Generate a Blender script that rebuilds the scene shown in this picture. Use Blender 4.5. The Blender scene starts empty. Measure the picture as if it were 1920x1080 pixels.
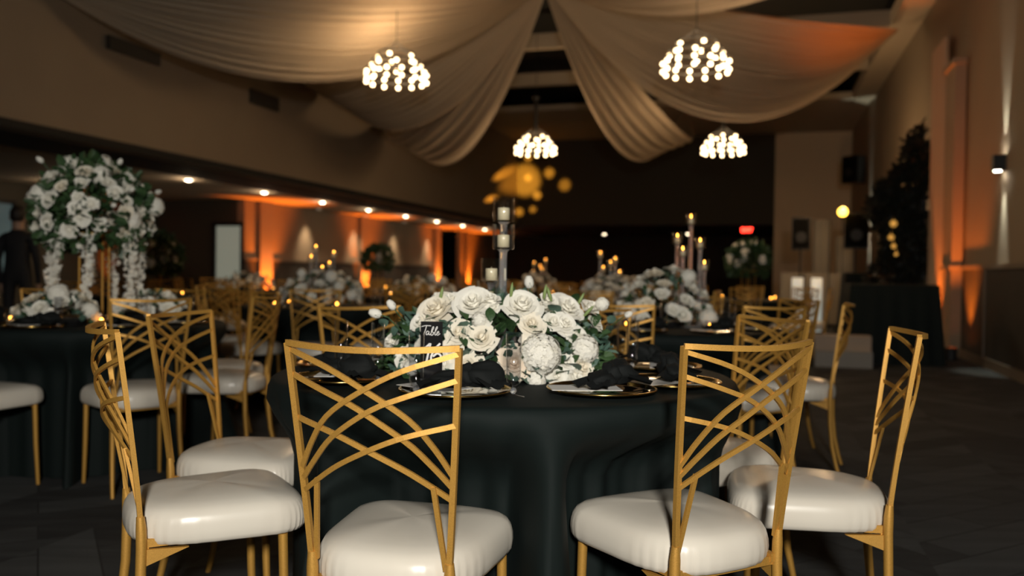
import bpy, math, random
from math import sin, cos, pi, radians as R
from mathutils import Vector, Matrix

# ------------------------------------------------------------------ camera, world, exposure
scn = bpy.context.scene
col = scn.collection
F_PX, CAM_Z, PITCH, ROLL = 1600.0, 1.071, -0.018, 0.014
cam_d = bpy.data.cameras.new('camera')
cam = bpy.data.objects.new('camera', cam_d)
col.objects.link(cam)
fw = Vector((0, cos(PITCH), sin(PITCH)))
up0 = Vector((0, -sin(PITCH), cos(PITCH)))
rt0 = Vector((1, 0, 0))
rt = cos(ROLL) * rt0 + sin(ROLL) * up0
up = -sin(ROLL) * rt0 + cos(ROLL) * up0
M = Matrix((rt, up, -fw)).transposed().to_4x4()
M.translation = Vector((0, 0, CAM_Z))
cam.matrix_world = M
cam_d.sensor_width = 36
cam_d.lens = F_PX / 1920 * 36
cam_d.clip_end = 200
cam_d.dof.use_dof = True
cam_d.dof.focus_distance = 1.9
cam_d.dof.aperture_fstop = 2.3
scn.camera = cam
scn.view_settings.view_transform = 'Standard'
scn.view_settings.look = 'None'
scn.view_settings.gamma = 1
scn.view_settings.use_curve_mapping = False
scn.view_settings.exposure = 0.0
w = bpy.data.worlds.new('world'); scn.world = w; w.use_nodes = True
w.node_tree.nodes['Background'].inputs[0].default_value = (0.5, 0.42, 0.35, 1)
w.node_tree.nodes['Background'].inputs[1].default_value = 0.012

AX_S, AX_C = sin(R(16.4)), cos(R(16.4))
def rm(s, w_, z=0.0):            # room frame (along the hall, to the right, up) -> world
    return Vector((AX_S * s + AX_C * w_, AX_C * s - AX_S * w_, z))

def light(name, kind, loc, power, color=(1, 1, 1), size=.1, aim=None, angle=60, blend=.5):
    d = bpy.data.lights.new(name, kind)
    d.energy = power; d.color = color
    if kind == 'AREA': d.size = size
    else: d.shadow_soft_size = size
    if kind == 'SPOT': d.spot_size = R(angle); d.spot_blend = blend
    o = bpy.data.objects.new(name, d); col.objects.link(o); o.location = loc
    if aim is not None:
        o.rotation_euler = (Vector(aim) - Vector(loc)).to_track_quat('-Z', 'Y').to_euler()
    return o

WARM = (1.0, .68, .38)
AMBER = (1.0, .2, .015)
light('camera_flash', 'SPOT', (0.12, -1.5, 1.85), 640, (1, .955, .87), .16, (0.1, 4.2, .8), 110, .6)

# ------------------------------------------------------------------ materials
MATS = {}
def mat(name, color, rough=.6, metal=0., **k):
    if name in MATS: return MATS[name]
    m = bpy.data.materials.new(name); m.use_nodes = True
    nt = m.node_tree; b = nt.nodes['Principled BSDF']
    b.inputs['Base Color'].default_value = (*color, 1)
    b.inputs['Roughness'].default_value = rough
    b.inputs['Metallic'].default_value = metal
    if 'emit' in k:
        b.inputs['Emission Color'].default_value = (*k.get('ecol', color), 1)
        b.inputs['Emission Strength'].default_value = k['emit']
        m.cycles.emission_sampling = 'NONE'
    for kk, vv in k.items():
        if kk in b.inputs: b.inputs[kk].default_value = vv
    v = k.get('var')
    if v:                        # colour variation: (scale, second colour, amount)
        tc = nt.nodes.new('ShaderNodeTexCoord'); no = nt.nodes.new('ShaderNodeTexNoise')
        no.inputs['Scale'].default_value = v[0]; no.inputs['Detail'].default_value = 4
        nt.links.new(tc.outputs['Object'], no.inputs['Vector'])
        rp = nt.nodes.new('ShaderNodeMapRange'); rp.inputs[1].default_value = .38; rp.inputs[2].default_value = .62
        nt.links.new(no.outputs['Fac'], rp.inputs[0])
        mx = nt.nodes.new('ShaderNodeMix'); mx.data_type = 'RGBA'
        mx.inputs['A'].default_value = (*color, 1); mx.inputs['B'].default_value = (*v[1], 1)
        nt.links.new(rp.outputs[0], mx.inputs['Factor'])
        nt.links.new(mx.outputs['Result'], b.inputs['Base Color'])
    bp = k.get('bump')
    if bp:                       # (scale, strength, distance)
        tc = nt.nodes.new('ShaderNodeTexCoord'); no = nt.nodes.new('ShaderNodeTexNoise')
        no.inputs['Scale'].default_value = bp[0]; no.inputs['Detail'].default_value = 3
        nt.links.new(tc.outputs['Object'], no.inputs['Vector'])
        bu = nt.nodes.new('ShaderNodeBump'); bu.inputs['Strength'].default_value = bp[1]; bu.inputs['Distance'].default_value = bp[2]
        nt.links.new(no.outputs['Fac'], bu.inputs['Height'])
        nt.links.new(bu.outputs['Normal'], b.inputs['Normal'])
    MATS[name] = m
    return m

def translucent_mat(name, color, tr=.35, see=.0, rough=.8):
    m = bpy.data.materials.new(name); m.use_nodes = True
    nt = m.node_tree; nt.nodes.remove(nt.nodes['Principled BSDF'])
    out = nt.nodes['Material Output']
    d = nt.nodes.new('ShaderNodeBsdfDiffuse'); d.inputs[0].default_value = (*color, 1)
    t = nt.nodes.new('ShaderNodeBsdfTranslucent'); t.inputs[0].default_value = (*color, 1)
    mx = nt.nodes.new('ShaderNodeMixShader'); mx.inputs[0].default_value = tr
    nt.links.new(d.outputs[0], mx.inputs[1]); nt.links.new(t.outputs[0], mx.inputs[2])
    last = mx
    if see:
        tp = nt.nodes.new('ShaderNodeBsdfTransparent'); m2 = nt.nodes.new('ShaderNodeMixShader'); m2.inputs[0].default_value = see
        nt.links.new(mx.outputs[0], m2.inputs[1]); nt.links.new(tp.outputs[0], m2.inputs[2]); last = m2
    nt.links.new(last.outputs[0], out.inputs[0])
    MATS[name] = m
    return m

def thin_glass(name, tint=(.985, .99, 1), refl=.7):
    m = bpy.data.materials.new(name); m.use_nodes = True
    nt = m.node_tree; nt.nodes.remove(nt.nodes['Principled BSDF'])
    out = nt.nodes['Material Output']
    tp = nt.nodes.new('ShaderNodeBsdfTransparent'); tp.inputs[0].default_value = (*tint, 1)
    g = nt.nodes.new('ShaderNodeBsdfGlossy'); g.inputs['Roughness'].default_value = .04; g.inputs[0].default_value = (1, 1, 1, 1)
    fr = nt.nodes.new('ShaderNodeLayerWeight'); fr.inputs[0].default_value = .25
    mu = nt.nodes.new('ShaderNodeMath'); mu.operation = 'MULTIPLY_ADD'; mu.inputs[1].default_value = .75 * refl; mu.inputs[2].default_value = .03
    nt.links.new(fr.outputs['Facing'], mu.inputs[0])
    mx = nt.nodes.new('ShaderNodeMixShader')
    nt.links.new(mu.outputs[0], mx.inputs[0]); nt.links.new(tp.outputs[0], mx.inputs[1]); nt.links.new(g.outputs[0], mx.inputs[2])
    nt.links.new(mx.outputs[0], out.inputs[0])
    MATS[name] = m
    return m

gold = mat('gold_metal', (.66, .36, .075), .5, .45, var=(900, (.46, .24, .045)), bump=(700, .12, .002))
vinyl = mat('cream_vinyl', (.72, .67, .58), .3, 0, var=(6, (.69, .635, .545)), bump=(420, .05, .001))
vinyl_dark = mat('black_webbing', (.01, .01, .01), .9)
black_cloth = mat('black_table_linen', (.0045, .009, .0085), .75, 0, **{'Specular IOR Level': .22}, bump=(900, .25, .001))
black_napkin = mat('black_napkin_fabric', (.006, .0075, .0075), .8, 0, **{'Specular IOR Level': .25}, bump=(600, .3, .001))
white_petal = translucent_mat('white_petal', (.93, .905, .82), .12)
cream_petal = translucent_mat('cream_petal', (.92, .86, .73), .12)
blush_petal = translucent_mat('blush_petal', (.92, .79, .64), .12)
leaf_green = mat('deep_green_leaf', (.025, .06, .022), .45, 0, var=(20, (.05, .10, .035)))
leaf_euc = mat('eucalyptus_leaf', (.09, .155, .115), .55, 0, var=(14, (.06, .12, .09)))
bud_green = mat('bud_green', (.22, .30, .10), .5)
glass = thin_glass('clear_glass')
crystal = mat('crystal', (.93, .95, .97), .12, 0, **{'Transmission Weight': .9, 'IOR': 1.5})
wax = mat('ivory_wax', (.92, .80, .52), .5, 0, **{'Subsurface Weight': .0})
flame = mat('candle_flame', (1, .5, .1), .5, 0, emit=26, ecol=(1, .36, .04))
flame_soft = mat('candle_glow', (1, .55, .15), .5, 0, emit=6, ecol=(1, .5, .16))
bulb_m = mat('bulb_glow', (1, .85, .6), .4, 0, emit=9, ecol=(1, .70, .38))
black_metal = mat('black_metal', (.012, .012, .012), .5, .3)
black_plastic = mat('black_plastic', (.01, .01, .01), .55)
card_white = mat('white_card', (.78, .76, .72), .6)
ink_white = mat('white_ink', (.85, .83, .80), .5)
acrylic_black = mat('black_acrylic', (.006, .006, .007), .15)
gold_rim = mat('gilt_rim', (.75, .50, .16), .2, 1.0)

# ------------------------------------------------------------------ mesh helpers
class MB:
    def __init__(s): s.v = []; s.f = []; s.mi = []
    def add(s, vs, fs, mi=0):
        n = len(s.v); s.v += [tuple(p) for p in vs]
        for f in fs: s.f.append(tuple(i + n for i in f)); s.mi.append(mi)
    def box(s, x0, x1, y0, y1, z0, z1, mi=0, xf=None):
        vs = [(x, y, z) for x in (x0, x1) for y in (y0, y1) for z in (z0, z1)]
        if xf: vs = [xf(*p) for p in vs]
        s.add(vs, [(0, 1, 3, 2), (4, 6, 7, 5), (0, 4, 5, 1), (2, 3, 7, 6), (0, 2, 6, 4), (1, 5, 7, 3)], mi)
    def tube(s, pts, rad, n=10, mi=0, cap=True):
        pts = [Vector(p) for p in pts]
        if not hasattr(rad, '__len__'): rad = [rad] * len(pts)
        ref = None; vs = []
        for i, p in enumerate(pts):
            t = (pts[min(i + 1, len(pts) - 1)] - pts[max(i - 1, 0)]).normalized()
            if ref is None: ref = Vector((0, 0, 1)) if abs(t.z) < .9 else Vector((1, 0, 0))
            a = (ref - t * ref.dot(t)).normalized(); ref = a; b = t.cross(a)
            for k in range(n):
                q = 2 * pi * k / n
                vs.append(p + (a * cos(q) + b * sin(q)) * rad[i])
        fs = []
        for i in range(len(pts) - 1):
            for k in range(n):
                fs.append((i * n + k, i * n + (k + 1) % n, (i + 1) * n + (k + 1) % n, (i + 1) * n + k))
        if cap:
            fs.append(tuple(range(n))[::-1]); fs.append(tuple((len(pts) - 1) * n + k for k in range(n)))
        s.add(vs, fs, mi)
    def strap(s, pts, wid, dep, nrm, mi=0):
        """rectangular bar swept along pts; dep is measured along nrm, wid across it"""
        pts = [Vector(p) for p in pts]; vs = []
        for i, p in enumerate(pts):
            t = (pts[min(i + 1, len(pts) - 1)] - pts[max(i - 1, 0)]).normalized()
            n_ = Vector(nrm) - t * Vector(nrm).dot(t); n_.normalize(); a = t.cross(n_)
            for (ca, cb) in ((-1, -1), (1, -1), (1, 1), (-1, 1)):
                vs.append(p + a * ca * wid / 2 + n_ * cb * dep / 2)
        fs = []
        for i in range(len(pts) - 1):
            for k in range(4): fs.append((i * 4 + k, i * 4 + (k + 1) % 4, i * 4 + 4 + (k + 1) % 4, i * 4 + 4 + k))
        fs += [(3, 2, 1, 0), tuple(4 * len(pts) - 4 + k for k in range(4))]
        s.add(vs, fs, mi)
    def lathe(s, prof, n=24, c=(0, 0, 0), mi=0, close=False):
        vs = []
        for (r, z) in prof:
            for k in range(n):
                a = 2 * pi * k / n; vs.append((c[0] + r * cos(a), c[1] + r * sin(a), c[2] + z))
        fs = []
        m = len(prof)
        for i in range(m if close else m - 1):
            j = (i + 1) % m
            for k in range(n): fs.append((i * n + k, i * n + (k + 1) % n, j * n + (k + 1) % n, j * n + k))
        if not close:
            if prof[0][0] > 1e-4: fs.append(tuple(range(n))[::-1])
            if prof[-1][0] > 1e-4: fs.append(tuple((m - 1) * n + k for k in range(n)))
        s.add(vs, fs, mi)
    def ball(s, c, r, n=10, m=6, mi=0, sz=1.0):
        s.lathe([(r * sin(pi * i / m) + 1e-5, -r * sz * cos(pi * i / m)) for i in range(m + 1)], n, c, mi)
    def mesh(s, name, mats, smooth=False):
        me = bpy.data.meshes.new(name)
        me.from_pydata(s.v, [], s.f)
        for m in (mats if isinstance(mats, (list, tuple)) else [mats]): me.materials.append(m)
        if max(s.mi or [0]) > 0: me.polygons.foreach_set('material_index', s.mi)
        if smooth: me.polygons.foreach_set('use_smooth', [True] * len(me.polygons))
        me.validate(); me.update()
        return me
    def obj(s, name, mats, parent=None, smooth=False, loc=None):
        return link(name, s.mesh(name, mats, smooth), parent, loc)

def link(name, me, parent=None, loc=None, rot=None, sc=None):
    o = bpy.data.objects.new(name, me); col.objects.link(o)
    if parent is not None: o.parent = parent
    if loc is not None: o.location = loc
    if rot is not None: o.rotation_euler = rot
    if sc is not None: o.scale = (sc, sc, sc) if not hasattr(sc, '__len__') else sc
    return o
def smooth_angle(me, ang=40):
    me.polygons.foreach_set('use_smooth', [True] * len(me.polygons))
    try: me.set_sharp_from_angle(angle=R(ang))
    except Exception: pass
def tag(o, label=None, cat=None, group=None, kind=None):
    if label: o['label'] = label
    if cat: o['category'] = cat
    if group: o['group'] = group
    if kind: o['kind'] = kind
    return o
def thing(name, loc, rz, label, cat, group=None):
    o = bpy.data.objects.new(name, None); o.empty_display_size = .05; col.objects.link(o)
    o.location = loc; o.rotation_euler = (0, 0, rz)
    return tag(o, label, cat, group)
def copy_tree(o, kids, parent=None):
    c = o.copy(); col.objects.link(c)
    if parent is not None: c.parent = parent
    for ch in kids.get(o.name, []): copy_tree(ch, kids, c)
    return c
def kids_of(root):
    d = {}
    for o in list(root.children_recursive): d.setdefault(o.parent.name, []).append(o)
    return d
def dup(root, kids, loc, rz, label, group=None):
    c = copy_tree(root, kids); c.location = loc; c.rotation_euler = (0, 0, rz); c['label'] = label
    if group: c['group'] = group
    return c
def rbox(mb, s0, s1, w0, w1, z0, z1, mi=0):
    mb.box(s0, s1, w0, w1, z0, z1, mi, xf=lambda a, b, c: rm(a, b, c))
def struct(name, mb, m, smooth=False):
    return tag(mb.obj(name, m, None, smooth), kind='structure')

# ------------------------------------------------------------------ the hall
def carpet():
    m = bpy.data.materials.new('charcoal_plank_carpet'); m.use_nodes = True
    nt = m.node_tree; b = nt.nodes['Principled BSDF']; b.inputs['Roughness'].default_value = .95
    N = nt.nodes.new; L = nt.links.new
    tc = N('ShaderNodeTexCoord')
    res = []
    for ang in (45, -45):
        mp = N('ShaderNodeMapping'); mp.inputs['Rotation'].default_value = (0, 0, R(ang + 16)); mp.inputs['Scale'].default_value = (1.1, 9, 1)
        L(tc.outputs['Object'], mp.inputs['Vector'])
        no = N('ShaderNodeTexNoise'); no.inputs['Scale'].default_value = 1.6; no.inputs['Detail'].default_value = 5
        L(mp.outputs[0], no.inputs['Vector'])
        bk = N('ShaderNodeTexBrick'); bk.inputs['Scale'].default_value = 1.0
        mp2 = N('ShaderNodeMapping'); mp2.inputs['Rotation'].default_value = (0, 0, R(ang + 16)); L(tc.outputs['Object'], mp2.inputs['Vector'])
        L(mp2.outputs[0], bk.inputs['Vector'])
        bk.inputs['Color1'].default_value = (.2, .2, .2, 1); bk.inputs['Color2'].default_value = (.9, .9, .9, 1); bk.inputs['Mortar'].default_value = (0, 0, 0, 1)
        bk.inputs['Brick Width'].default_value = .9; bk.inputs['Row Height'].default_value = .2; bk.inputs['Mortar Size'].default_value = .004
        mu = N('ShaderNodeMix'); mu.data_type = 'RGBA'; mu.inputs['Factor'].default_value = .5
        L(no.outputs['Fac'], mu.inputs['A']); L(bk.outputs['Color'], mu.inputs['B'])
        res.append(mu.outputs['Result'])
    sep = N('ShaderNodeSeparateXYZ'); mp = N('ShaderNodeMapping'); mp.inputs['Rotation'].default_value = (0, 0, R(16))
    L(tc.outputs['Object'], mp.inputs['Vector']); L(mp.outputs[0], sep.inputs[0])
    mo = N('ShaderNodeMath'); mo.operation = 'FLOORED_MODULO'; mo.inputs[1].default_value = 1.3; L(sep.outputs['X'], mo.inputs[0])
    gt = N('ShaderNodeMath'); gt.operation = 'GREATER_THAN'; gt.inputs[1].default_value = .65; L(mo.outputs[0], gt.inputs[0])
    mx = N('ShaderNodeMix'); mx.data_type = 'RGBA'; L(gt.outputs[0], mx.inputs['Factor']); L(res[0], mx.inputs['A']); L(res[1], mx.inputs['B'])
    cr = N('ShaderNodeValToRGB'); cr.color_ramp.elements[0].position = .3; cr.color_ramp.elements[0].color = (.005, .0055, .0055, 1)
    cr.color_ramp.elements[1].position = .75; cr.color_ramp.elements[1].color = (.05, .053, .053, 1)
    L(mx.outputs['Result'], cr.inputs[0]); L(cr.outputs[0], b.inputs['Base Color'])
    no = N('ShaderNodeTexNoise'); no.inputs['Scale'].default_value = 350; L(tc.outputs['Object'], no.inputs['Vector'])
    bu = N('ShaderNodeBump'); bu.inputs['Strength'].default_value = .5; bu.inputs['Distance'].default_value = .003
    L(no.outputs['Fac'], bu.inputs['Height']); L(bu.outputs[0], b.inputs['Normal'])
    return m
W_R, W_U, W_L, W_LL = 2.62, -8.4, -12.0, -14.5
S_END, S_BACK, S_FAR = 29.0, -5.0, 38.0
Z_SOF, Z_CEIL = 2.75, 5.7
wall_tan = mat('tan_wall_paint', (.25, .195, .135), .85, 0, var=(.8, (.235, .18, .125)), bump=(60, .1, .003))
wall_low = mat('dark_wainscot', (.022, .018, .014), .7, 0, var=(3, (.03, .024, .018)))
wall_dark = mat('dark_end_wall', (.05, .043, .03), .8, 0, bump=(20, .3, .01))
wall_beige = mat('beige_wall', (.72, .55, .37), .85)
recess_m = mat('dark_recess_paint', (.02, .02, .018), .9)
sof_m = mat('soffit_plaster', (.45, .37, .27), .85)
rail_m = mat('rail_paint', (.16, .125, .09), .5)

mb = MB(); rbox(mb, S_BACK, S_FAR, W_LL - .2, W_R + .2, -.1, 0); fl = struct('floor', mb, carpet())
mb = MB(); rbox(mb, S_BACK, S_END, W_R, W_R + .2, 0, 6.6); struct('wall_right', mb, wall_tan)
mb = MB(); rbox(mb, S_BACK, S_END, W_R - .02, W_R, 0, 1.19); struct('trim_1', mb, wall_low)
mb = MB(); rbox(mb, S_BACK, S_END, W_R - .045, W_R, 1.19, 1.25); struct('trim_2', mb, rail_m)
mb = MB(); rbox(mb, S_BACK, S_END, W_R - .04, W_R - .021, 0, .12); struct('baseboard_right', mb, rail_m)
# stiles of the panelled wainscot
for i, s in enumerate((9.3, 11.6)):
    mb = MB(); rbox(mb, s, s + .06, W_R - .035, W_R - .021, .12, 1.19); struct('trim_%d' % (3 + i), mb, rail_m)
mb = MB(); rbox(mb, S_BACK, S_END, W_U - .25, W_U, Z_SOF - .08, 6.6); struct('wall_left_upper', mb, wall_tan)
mb = MB(); rbox(mb, S_BACK, S_END, W_U - 1.35, W_U - .25, Z_SOF - .08, Z_SOF + .1); rbox(mb, S_BACK, S_END, W_U - .002, W_U + .02, Z_SOF - .08, Z_SOF + .02)
struct('trim_5', mb, mat('dark_header_beam', (.006, .006, .005), .8))
mb = MB(); rbox(mb, S_BACK, S_FAR, W_LL, W_U - 1.34, Z_SOF, Z_SOF + .15); struct('ceiling_side_aisle', mb, sof_m)
mb = MB(); rbox(mb, 17.9, 30.7, W_L - .2, W_L, 0, Z_SOF); struct('wall_left', mb, wall_tan)
mb = MB(); rbox(mb, 17.9, 30.7, W_L, W_L + .02, 0, 1.27); struct('trim_6', mb, wall_low)
mb = MB(); rbox(mb, 17.9, 30.7, W_L, W_L + .05, 1.27, 1.33); struct('trim_7', mb, rail_m)
mb = MB(); rbox(mb, 33.2, S_FAR, W_L - .2, W_L, 0, Z_SOF); struct('wall_left_far', mb, wall_tan)
mb = MB(); rbox(mb, 17.9, 18.05, W_LL, W_L - .2, 0, Z_SOF); struct('wall_left_return', mb, wall_dark)
mb = MB(); rbox(mb, S_BACK, S_FAR, W_LL - .2, W_LL, 0, Z_SOF); struct('wall_left_outer', mb, wall_dark)
mb = MB(); rbox(mb, S_END, S_END + .25, W_U, .3, Z_SOF, 6.6); struct('wall_end_upper', mb, wall_dark)
mb = MB(); rbox(mb, S_END, S_END + .25, .3, W_R + .2, 0, 6.6); struct('wall_end_right', mb, wall_beige)
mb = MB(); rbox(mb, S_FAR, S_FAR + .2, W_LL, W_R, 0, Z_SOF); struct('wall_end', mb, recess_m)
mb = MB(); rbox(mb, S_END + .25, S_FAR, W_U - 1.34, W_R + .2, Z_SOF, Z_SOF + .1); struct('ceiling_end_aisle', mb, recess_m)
mb = MB(); rbox(mb, S_BACK - .2, S_BACK, W_LL, W_R, 0, 6.6); struct('wall_back', mb, wall_tan)
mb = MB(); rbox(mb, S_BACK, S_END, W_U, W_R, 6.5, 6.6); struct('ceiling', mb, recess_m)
mb = MB(); rbox(mb, 23.6, S_END, W_U, W_R, Z_CEIL, Z_CEIL + .15); struct('ceiling_panel', mb, sof_m)
for i, s in enumerate((16.9, 20.2)):
    mb = MB(); rbox(mb, s, s + .16, W_U, W_R, Z_CEIL - .05, Z_CEIL + .25); struct('trim_%d' % (8 + i), mb, sof_m)
mb = MB(); rbox(mb, 8, 23.6, W_R - .5, W_R, 5.62, 5.9); struct('trim_10', mb, sof_m)
# pilaster by the near uplight, white drape beside it
mb = MB(); rbox(mb, 12.9, 13.5, W_R - .16, W_R - .021, 0, 4.0); rbox(mb, 12.86, 13.54, W_R - .2, W_R - .021, 4.0, 4.08); rbox(mb, 12.87, 13.53, W_R - .19, W_R - .021, 1.19, 1.25)
struct('trim_11', mb, wall_tan)

# far door on the return wall, lit window at the left edge
mb = MB()
rbox(mb, 17.8, 17.9, -12.85, -12.75, 0, 2.2); rbox(mb, 17.8, 17.9, -12.05, -12.0, 0, 2.2); rbox(mb, 17.8, 17.9, -12.85, -12.0, 2.1, 2.2)
d1 = struct('door_1', mb, black_metal)
mb = MB(); rbox(mb, 17.85, 17.9, -12.75, -12.05, .02, 2.1); mb.obj('door_leaf', mat('pale_door_lit', (.30, .31, .26), .6, 0, emit=.16, ecol=(.9, .95, .75)), d1)
mb = MB(); mb.tube([rm(17.82, -12.13, 1.0), rm(17.82, -12.22, 1.0)], .012); mb.obj('door_handle', black_metal, d1)
mb = MB()
for a, b_, c, d in ((12.6, 12.68, .8, 2.3), (13.6, 13.68, .8, 2.3), (12.6, 13.68, .72, .8), (12.6, 13.68, 2.3, 2.38)):
    rbox(mb, a, b_, W_LL, W_LL + .06, c, d)
w1 = struct('window_1', mb, black_metal)
mb = MB(); rbox(mb, 12.68, 13.6, W_LL, W_LL + .02, .8, 2.3); mb.obj('window_pane', mat('dusk_window', (.05, .08, .09), .3, 0, emit=.05, ecol=(.55, .85, .9)), w1)

# ------------------------------------------------------------------ recessed downlights
dl_ring = MB(); dl_ring.lathe([(.075, 0), (.10, -.012), (.105, 0), (.105, .01), (.075, .01)], 20, close=True)
dl_ring_me = dl_ring.mesh('trim_ring', mat('white_trim', (.5, .46, .4), .5))
dl_len = MB(); dl_len.lathe([(.001, -.034), (.035, -.028), (.06, -.014), (.074, .004)], 20)
dl_on = dl_len.mesh('lens', mat('downlight_glow', (1, .9, .75), .4, 0, emit=16, ecol=(1, .80, .55)), True)
dl_dim = dl_len.mesh('lens', mat('baffled_lens', (.6, .5, .4), .4, 0, emit=.3, ecol=(1, .8, .55)), True)
nDL = 0
def downlight(s, w_, lab, on=True, grp=None, power=0, z=Z_SOF):
    t = thing('downlight', rm(s, w_, z - .012), 0, lab, 'ceiling light', grp)
    link('trim_ring', dl_ring_me, t); link('lens', dl_on if on else dl_dim, t, (0, 0, 0))
    if power:
        light('downlight_beam', 'SPOT', rm(s, w_, z - .06), power, (1, .74, .48), .04, rm(s, w_, 0), 120, .6)
        light('downlight_spill', 'POINT', rm(s, w_, z - .13), 7, (1, .74, .48), .04)
words = ['first', 'second', 'third', 'fourth', 'fifth', 'sixth', 'seventh', 'eighth']
for i in range(8):
    downlight(13.7 + 2.54 * i, -10.4, 'glowing recessed downlight in the left aisle ceiling, %s from the left' % words[i], True, 'left aisle downlights', 110)
downlight(13.6, -13.4, 'lone downlight at the far left edge, left of the tall floral', True, None, 60)
for i, s in enumerate((20.75, 23.6, 26.5, 29.5)):
    downlight(s, W_L + .40, 'baffled wall-washing downlight near the left wall, %s from the left' % words[i], False, 'wall-washing downlights', 0)
    light('wall_wash', 'SPOT', rm(s, W_L + .40, Z_SOF - .06), 150, (1, .74, .46), .08, rm(s, W_L + .02, 1.3), 62, 1.0)
downlight(35.3, -6.4, 'faint downlight in the dark end opening, left one', True, None)
downlight(35.0, -2.95, 'faint downlight in the dark end opening, right one', True, None)

# ------------------------------------------------------------------ amber uplights
up_me = MB(); up_me.lathe([(.07, 0), (.075, .01), (.075, .16), (.07, .17), (.06, .17), (.06, .15), (.001, .15)], 16)
up_me = up_me.mesh('housing', black_plastic)
ul = MB(); ul.lathe([(.001, .155), (.06, .155)], 16); ul = ul.mesh('lens', mat('amber_led', (1, .3, .05), .4, 0, emit=12, ecol=(1, .25, .03)))
def uplight(s, w_, lab, wallw, power, ang=50, spread=.25):
    if wallw == W_L:
        mb = MB(); rbox(mb, s - .28, s + .28, W_L + .02, W_L + .11, 0, Z_SOF); struct('trim_%d' % (20 + int(s)), mb, wall_tan)
    t = thing('uplight', rm(s, w_, 0), 0, lab, 'uplight', 'amber uplights')
    link('housing', up_me, t); link('lens', ul, t)
    light('uplight_beam', 'SPOT', rm(s, w_, .2), power, AMBER, .04, rm(s, w_ + (wallw - w_) * spread * 4, 3.2 if wallw < 0 else 3.6), ang, .8)
uplight(18.7, W_L + .42, 'amber uplight at the near end of the left wall', W_L, 800, 78)
uplight(24.2, W_L + .42, 'amber uplight midway along the left wall', W_L, 800, 78)
uplight(30.4, W_L + .42, 'amber uplight before the far opening in the left wall', W_L, 800, 78)
uplight(33.9, W_L + .42, 'amber uplight beyond the far opening in the left wall', W_L, 800, 78)
uplight(16.2, W_LL + .35, 'amber uplight behind the tall floral on the outer left wall', W_LL, 200)
uplight(12.35, W_R - .24, 'amber uplight at the foot of the right pilaster beside the black table', W_R, 430, 76, .07)

uplight(13.62, W_R - .38, 'added amber uplight hidden behind the black cake table, washing the pale drape', W_R, 260, 60, .12)  # extra fixture added out of view to spread amber onto the drape

# ------------------------------------------------------------------ wall sconces
def sconce(s, lab, z=2.4, p=120):
    t = thing('wall_sconce', rm(s, W_R, z), -R(16.4), lab, 'wall light')
    b = MB(); b.box(-.13, 0, -.06, .06, -.09, .09); b.obj('housing', black_metal, t)
    b = MB(); b.lathe([(.001, 0), (.04, 0)], 14, (-.075, 0, .0905)); b.obj('top_lens', MATS['cool_lens'] if 'cool_lens' in MATS else mat('cool_lens', (1, 1, .95), .4, 0, emit=10, ecol=(1, .95, .85)), t)
    b = MB(); b.lathe([(.001, 0), (.04, 0)], 14, (-.075, 0, -.0905)); b.obj('bottom_lens', MATS['cool_lens'], t)
    for sg in (1, -1):
        light('sconce_beam', 'SPOT', rm(s, W_R - .075, z + sg * .1), p, (.93, 1, .86), .02, rm(s, W_R - .03, z + sg * 1.0), 32, .7)
sconce(10.94, 'black up-and-down wall sconce on the right wall near the frame edge')
sconce(23.8, 'small distant up-and-down wall sconce behind the loudspeakers', 2.32, 120)

# ------------------------------------------------------------------ ceiling drapes
sheer = translucent_mat('sheer_ivory_chiffon', (.66, .54, .40), .4, .06)
HUB = Vector((.48, 13.9, 5.75))
def swag(A, zA, width, sag_far, sag_near, lab, side, hub_off=0., nf=7, seed=0):
    rnd = random.Random(seed)
    A = Vector((A[0], A[1], zA)); run = (A - HUB); run.z = 0
    perp = Vector((run.y, -run.x, 0)).normalized() * -side        # towards the nearer edge
    nt_, ns = 44, 190
    ph = [rnd.uniform(0, 6.28) for _ in range(6)]
    vs = []
    for i in range(nt_ + 1):
        t = i / nt_; base = HUB.lerp(A, t)
        W = .10 + (width) * (sin(pi * t) ** .8) if 0 < t < 1 else .10
        W = max(W, .10)
        for j in range(ns + 1):
            s = j / ns
            p = base + perp * (s * W - .05)
            sg = sag_far + (sag_near - sag_far) * s ** .9
            p.z -= sg * 4 * t * (1 - t)
            am = .008 + .085 * sin(pi * t)
            x = s * nf + .35 * sin(2.1 * s + ph[0] + 1.2 * t)
            f = abs(sin(pi * x + ph[1])) ** .7 * .7 + .3 * sin(2 * pi * x * 2.3 + ph[2] + 2 * t)
            p.z -= am * f
            p += perp * am * .35 * sin(2 * pi * x + ph[3])
            vs.append(p)
    fs = [(i * (ns + 1) + j, i * (ns + 1) + j + 1, (i + 1) * (ns + 1) + j + 1, (i + 1) * (ns + 1) + j) for i in range(nt_) for j in range(ns)]
    m = MB(); m.add(vs, fs)
    o = m.obj('ceiling_drape', sheer, None, True)
    return tag(o, lab, 'drape', 'ceiling drapes')
swag((-5.74, 10.2), 4.5, 2.6, 1.35, .45, 'ivory ceiling drape swagging from centre to the upper left wall', 1, nf=15, seed=1)
swag((-3.8, 16.9), 4.75, 2.0, 1.5, .9, 'ivory ceiling drape with pointed end below the left chandelier', 1, nf=11, seed=2)
swag((-2.88, 20.0), 4.85, .9, 1.95, 1.5, 'narrow ivory drape hanging in a loop left of the far centre chandelier', 1, nf=6, seed=3)
swag((4.7, 24.0), 5.6, 1.1, 1.95, 1.5, 'narrow ivory drape hanging in a loop right of the far centre chandelier', -1, nf=6, seed=4)
swag((6.78, 15.4), 5.5, 2.3, 1.85, .8, 'broad ivory ceiling drape swagging to the upper right wall', -1, nf=14, seed=5)
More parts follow.
